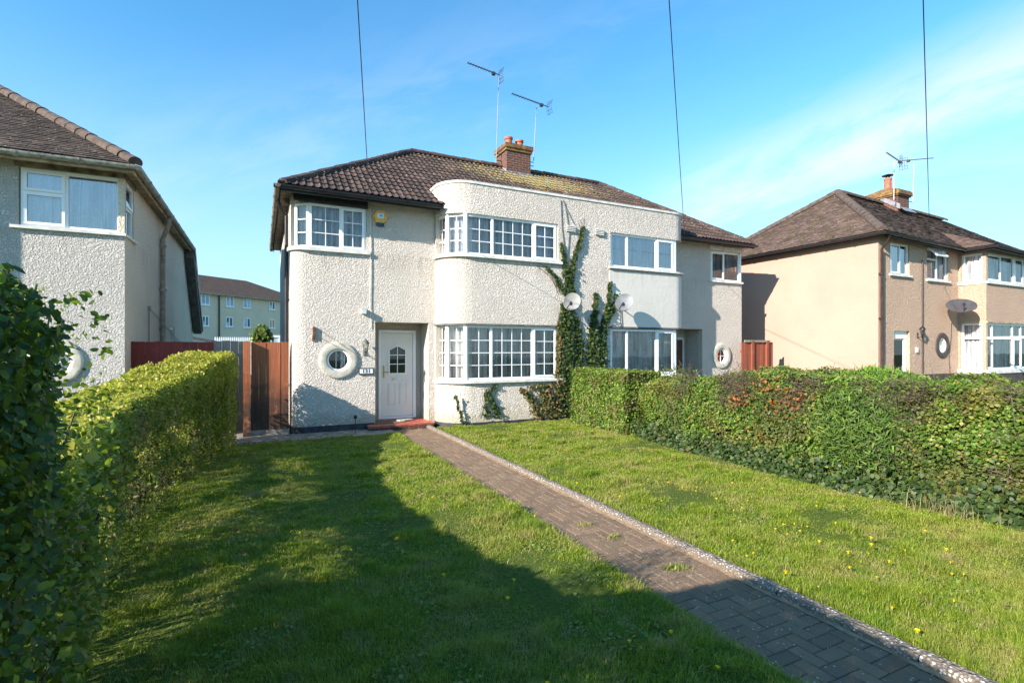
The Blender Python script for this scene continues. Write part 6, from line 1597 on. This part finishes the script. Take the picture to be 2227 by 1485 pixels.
# ============================================================ CLIMBING IVY
def ivy(name, stems, n_per, size, label, mat='leaf_ivy', extra=(), spread=(.10, .05), smat='twig'):
    P0 = [(XonY(u, YB), YB, ZonY(u, v, YB)) for u, v in stems[0][0][:1]][0]
    T = thing('ivy', (P0[0], YB, 0), label, 'ivy'); PP = []; w = MB()
    for pts, wd, dens in stems:
        W3 = [Vector((XonY(u, YB), YB - .015, ZonY(u, v, YB))) for u, v in pts]
        w.tube(W3, .008, 5)
        L_ = sum((b - a).length for a, b in zip(W3, W3[1:])); k = int(L_ * dens)
        for q in range(5):
            ox = random.gauss(0, .09); w.tube([p_ + Vector((ox * (1 + .5 * math.sin(i_ * 2.1 + q)), .004 * q - .01, random.uniform(-.04, .04))) for i_, p_ in enumerate(W3)], .004, 4)
        for a, b, w0, w1 in zip(W3, W3[1:], wd, wd[1:]):
            m = int(k * (b - a).length / L_); t = rng.uniform(0, 1, m); wv = w0 + (w1 - w0) * t
            p = np.array(a)[None] + (np.array(b) - np.array(a))[None] * t[:, None]
            p[:, 0] += rng.normal(0, 1, m) * wv * .72 + .02 * np.sin(p[:, 2] * 23); p[:, 2] += rng.normal(0, 1, m) * wv * .3; p[:, 1] -= np.abs(rng.normal(0, 1, m)) * (.015 + wv * .28)
            PP.append(p)
            for q in range(int(m / 60)):
                s0 = p[rng.integers(0, m)]; w.tube([s0, (s0[0] + random.uniform(-.1, .1), YB - .01, s0[2] + random.uniform(.05, .3))], .004, 4)
    P = np.concatenate(PP); P = P[P[:, 2] > .02]
    Nn = np.tile([-.15, -1, .35], (len(P), 1)); V, F = leaves(P, Nn, size, LEAF_IVY, .45)
    fastmesh('foliage', V, F, rng.uniform(0, 1, len(P)), mat, T); w.build('stems', smat, T)
    return T
ivy('ivy', [([(1240, 900), (1238, 800), (1232, 720), (1238, 660), (1240, 600), (1248, 560), (1262, 520), (1266, 495)], [.13, .10, .12, .08, .05, .03, .01, .01], 800),
            ([(1226, 900), (1222, 800), (1218, 720), (1224, 660)], [.12, .07, .03, .02], 380),
            ([(1258, 870), (1256, 800), (1258, 740), (1250, 690)], [.16, .14, .08, .03], 480),
            ([(1240, 640), (1228, 600), (1226, 560), (1218, 530)], [.08, .05, .03, .01], 240),
            ([(1226, 640), (1205, 600), (1185, 580)], [.05, .04, .02], 160)], 0, .055, 'dark ivy climbing the wall left of the pale dish')
ivy('ivy', [([(1292, 860), (1288, 780), (1290, 720), (1292, 680), (1296, 640)], [.20, .16, .09, .04, .01], 850),
            ([(1306, 800), (1308, 740), (1312, 700), (1322, 660), (1326, 615)], [.13, .09, .04, .02, .01], 480),
            ([(1316, 700), (1332, 670), (1342, 640)], [.06, .05, .02], 350)], 0, .062, 'bushy ivy climbing between the two dishes')
ivy('ivy', [([(1082, 905), (1072, 880), (1062, 850), (1078, 838)], [.09, .04, .03, .02], 350), ([(1056, 905), (1056, 880), (1058, 850)], [.08, .03, .02], 250),
            ([(1008, 922), (998, 890), (990, 860)], [.02, .02, .01], 160)], 0, .045, 'thin ivy strands climbing below the curved bay window')
ivy('ivy', [([(1170, 905), (1160, 880), (1145, 855), (1130, 845)], [.12, .09, .06, .03], 450), ([(1195, 905), (1190, 870), (1180, 845)], [.22, .20, .12], 750), ([(1215, 890), (1212, 820), (1213, 760), (1215, 700)], [.10, .06, .03, .02], 500),
            ([(1150, 842), (1180, 838), (1212, 838)], [.03, .04, .04], 300)], 0, .05, 'browning ivy thicket under the right end of the lower bay window', mat='leaf_ivy_brown')

# ============================================================ LAWN GRASS
camN = Vector((SY, CY, 0))
def visible(P, mg=.25):
    Z = P[:, 0] * SY + P[:, 1] * CY; X = P[:, 0] * CY - P[:, 1] * SY
    return (Z > .9) & (np.abs(X) < Z * 1.06 + 2.2 + mg)
def lawn_pts(n, x0, x1, y0, y1):
    P = np.stack([rng.uniform(x0, x1, n), rng.uniform(y0, y1, n), np.full(n, .03)], 1); P = P[visible(P)]
    Z = P[:, 0] * SY + P[:, 1] * CY; keep = rng.uniform(0, 1, len(P)) < np.clip((3.8 / Z) ** 1.15, 0, 1) * np.where((Z < 1.9) | (np.abs(P[:, 0] * CY - P[:, 1] * SY) > Z * 1.06 + .3), .45, 1); return P[keep]
def lawn(x0, x1, y0, y1, n):
    P = lawn_pts(n, x0, x1, y0, y1); Z = P[:, 0] * SY + P[:, 1] * CY
    clump = snoise(P, 5.5, 2.0) + .6 * snoise(P, 13.0, 9.0); tall = np.clip((clump - .45) * 2.2, 0, 1)
    edge = np.exp(-np.abs(P[:, 0] - PX0) / .12) + np.exp(-np.abs(P[:, 0] - PX1 - .15) / .14)
    big = np.clip(.5 + .8 * snoise(P, 1.1, 6.0), 0, 1)
    h = .020 + .012 * big + .018 * np.clip(clump, 0, 1) + .045 * tall * big + .03 * edge
    wd = .0038 * np.clip(Z / 4.0, .85, 2.6)
    return P, h, wd
P1, h1, w1 = lawn(-1.9, PX0 - .0, -.6, 10.85, 1030000)
P2, h2, w2_ = lawn(PX1 + .12, 7.0, -.6, 11.15, 900000)
P = np.concatenate([P1, P2]); h = np.concatenate([h1, h2]); wd = np.concatenate([w1, w2_])
print('grass blades', len(P))
blades(P, h, wd, .75, 'grass', 'grass', kind='stuff', label='short uneven green lawn grass on both sides of the path', cat='grass')
# straw stalks
n = 16000; P = np.stack([rng.uniform(-1.5, 6.8, n), rng.uniform(1, 11, n), np.full(n, .03)], 1); P = P[visible(P) & ((P[:, 0] < PX0 - .02) | (P[:, 0] > PX1 + .15))]
blades(P, .055, .004, 1.2, 'dry_grass', 'dry_stalks', kind='stuff', label='scattered straw-coloured stalks in the lawn', cat='grass')
n = 60000; P = np.stack([rng.uniform(-1.5, 6.9, n), rng.uniform(.8, 11, n), np.zeros(n)], 1); P = P[visible(P) & ((P[:, 0] < PX0 - .02) | (P[:, 0] > PX1 + .15))]
cw = snoise(P, 4.2, 31.0) + .5 * snoise(P, 12.0, 2.0); P = P[cw > .35]; P[:, 2] = .045 + rng.uniform(0, .02, len(P))
V, F = leaves(P, np.tile([0, 0, 1.0], (len(P), 1)), .024, LEAF_IVY, .35); fastmesh('lawn_weeds', V, F, rng.uniform(0, 1, len(P)), 'leaf_weed', kind='stuff', label='low clover and broad-leaved weeds mixed into the lawn', cat='weeds')
# weeds in the path joints
P = np.concatenate([rng.normal(0, 1, (60, 3)) * np.array([.05, .025, 0]) + np.array([*gnd(u, v), .012]) for u, v in ((1272, 1145), (1335, 1172), (1480, 1240), (1460, 1238))])
blades(P, .035, .006, .9, 'grass', 'path_weeds', kind='stuff', label='tiny green weeds growing in the brick path', cat='weeds')
# flowers
def flower(loc, h):
    T = thing('yellow_flower', (loc[0], loc[1], .03), 'small yellow hawkbit flower on a thin stalk in the lawn', 'flower', 'yellow flowers scattered over the lawn')
    w = MB(); w.tube([(loc[0], loc[1], .03), (loc[0] + .008, loc[1], .03 + h * .6), (loc[0], loc[1] + .005, .03 + h)], .0016, 4); w.build('stalk', 'leaf_bright', T)
    w = MB(); c = Vector((loc[0], loc[1] + .005, .03 + h))
    for ring, rr, tz in ((14, .014, .004), (9, .009, .006)):
        for k in range(ring):
            a = 2 * PI * k / ring + ring; q = 2 * PI / ring * .42
            w.add([c, c + Vector((math.cos(a - q) * rr, math.sin(a - q) * rr, tz)), c + Vector((math.cos(a) * rr * 1.12, math.sin(a) * rr * 1.12, tz)), c + Vector((math.cos(a + q) * rr, math.sin(a + q) * rr, tz))], [(0, 1, 2, 3)])
    w.lathe(c, (0, 0, 1), [(.001, -.012), (.006, -.008), (.007, 0)], 6)
    w.build('flower_head', 'petal', T); return T
fl = flower((0, 0), .085); first = True
spots = [(943, 1083), (1000, 1100), (765, 1195), (873, 1200), (735, 1250), (970, 1260), (1106, 1297), (1115, 1265), (1187, 1475), (1556, 1450), (1375, 1395), (1463, 1378), (1238, 1112), (1185, 1062), (1380, 1066), (1442, 1088), (1500, 1016), (1700, 1137), (1730, 1140), (1560, 1085), (1562, 1130), (1595, 1110), (1612, 1103), (1710, 1160), (1760, 1180), (1815, 1140), (1890, 1175), (1900, 1192), (1850, 1205), (1886, 1193), (1933, 1225), (1972, 1195), (2063, 1220), (2075, 1245), (2097, 1248), (1847, 1235), (1786, 1180), (1633, 1200), (1621, 1203), (1692, 1260), (1740, 1150), (2070, 1304), (1940, 1315), (2002, 1283), (2012, 1153), (2056, 1196), (1998, 1375), (1775, 1102), (1870, 1072), (1513, 1068), (1350, 1085), (1282, 988), (1415, 1005), (1455, 1045), (1590, 1050), (1658, 1058), (1310, 1050), (1150, 1000), (1215, 980)]
for (u, v) in spots:
    x, y = gnd(u, v, .11)
    if PX0 - .03 < x < PX1 + .14: x = PX0 - .1 if x < (PX0 + PX1) / 2 else PX1 + .2
    if first: r = fl; kids = list(fl.children); first = False
    else:
        r = fl.copy(); COL.objects.link(r)
        for c in kids: k2 = c.copy(); COL.objects.link(k2); k2.parent = r
    r.location = (x, y, .03); sc_ = random.uniform(.65, 1.1); r.scale = (sc_, sc_, sc_ * random.uniform(.8, 1.4)); r.rotation_euler = (random.uniform(-.2, .2), random.uniform(-.2, .2), random.uniform(0, 6))
rs = random.Random(5)
for k in range(70):
    x, y = (rs.uniform(3.7, 6.6), rs.uniform(2, 10.6)) if k % 3 else (rs.uniform(-.4, 2.45), rs.uniform(4, 10.4))
    r = fl.copy(); COL.objects.link(r)
    for c in kids: k2 = c.copy(); COL.objects.link(k2); k2.parent = r
    r.location = (x, y, .03); s_ = rs.uniform(.5, .85); r.scale = (s_, s_, s_); r.rotation_euler = (rs.uniform(-.2, .2), rs.uniform(-.2, .2), rs.uniform(0, 6))
for o in bpy.data.objects:
    if '_base' in o: del o['_base']
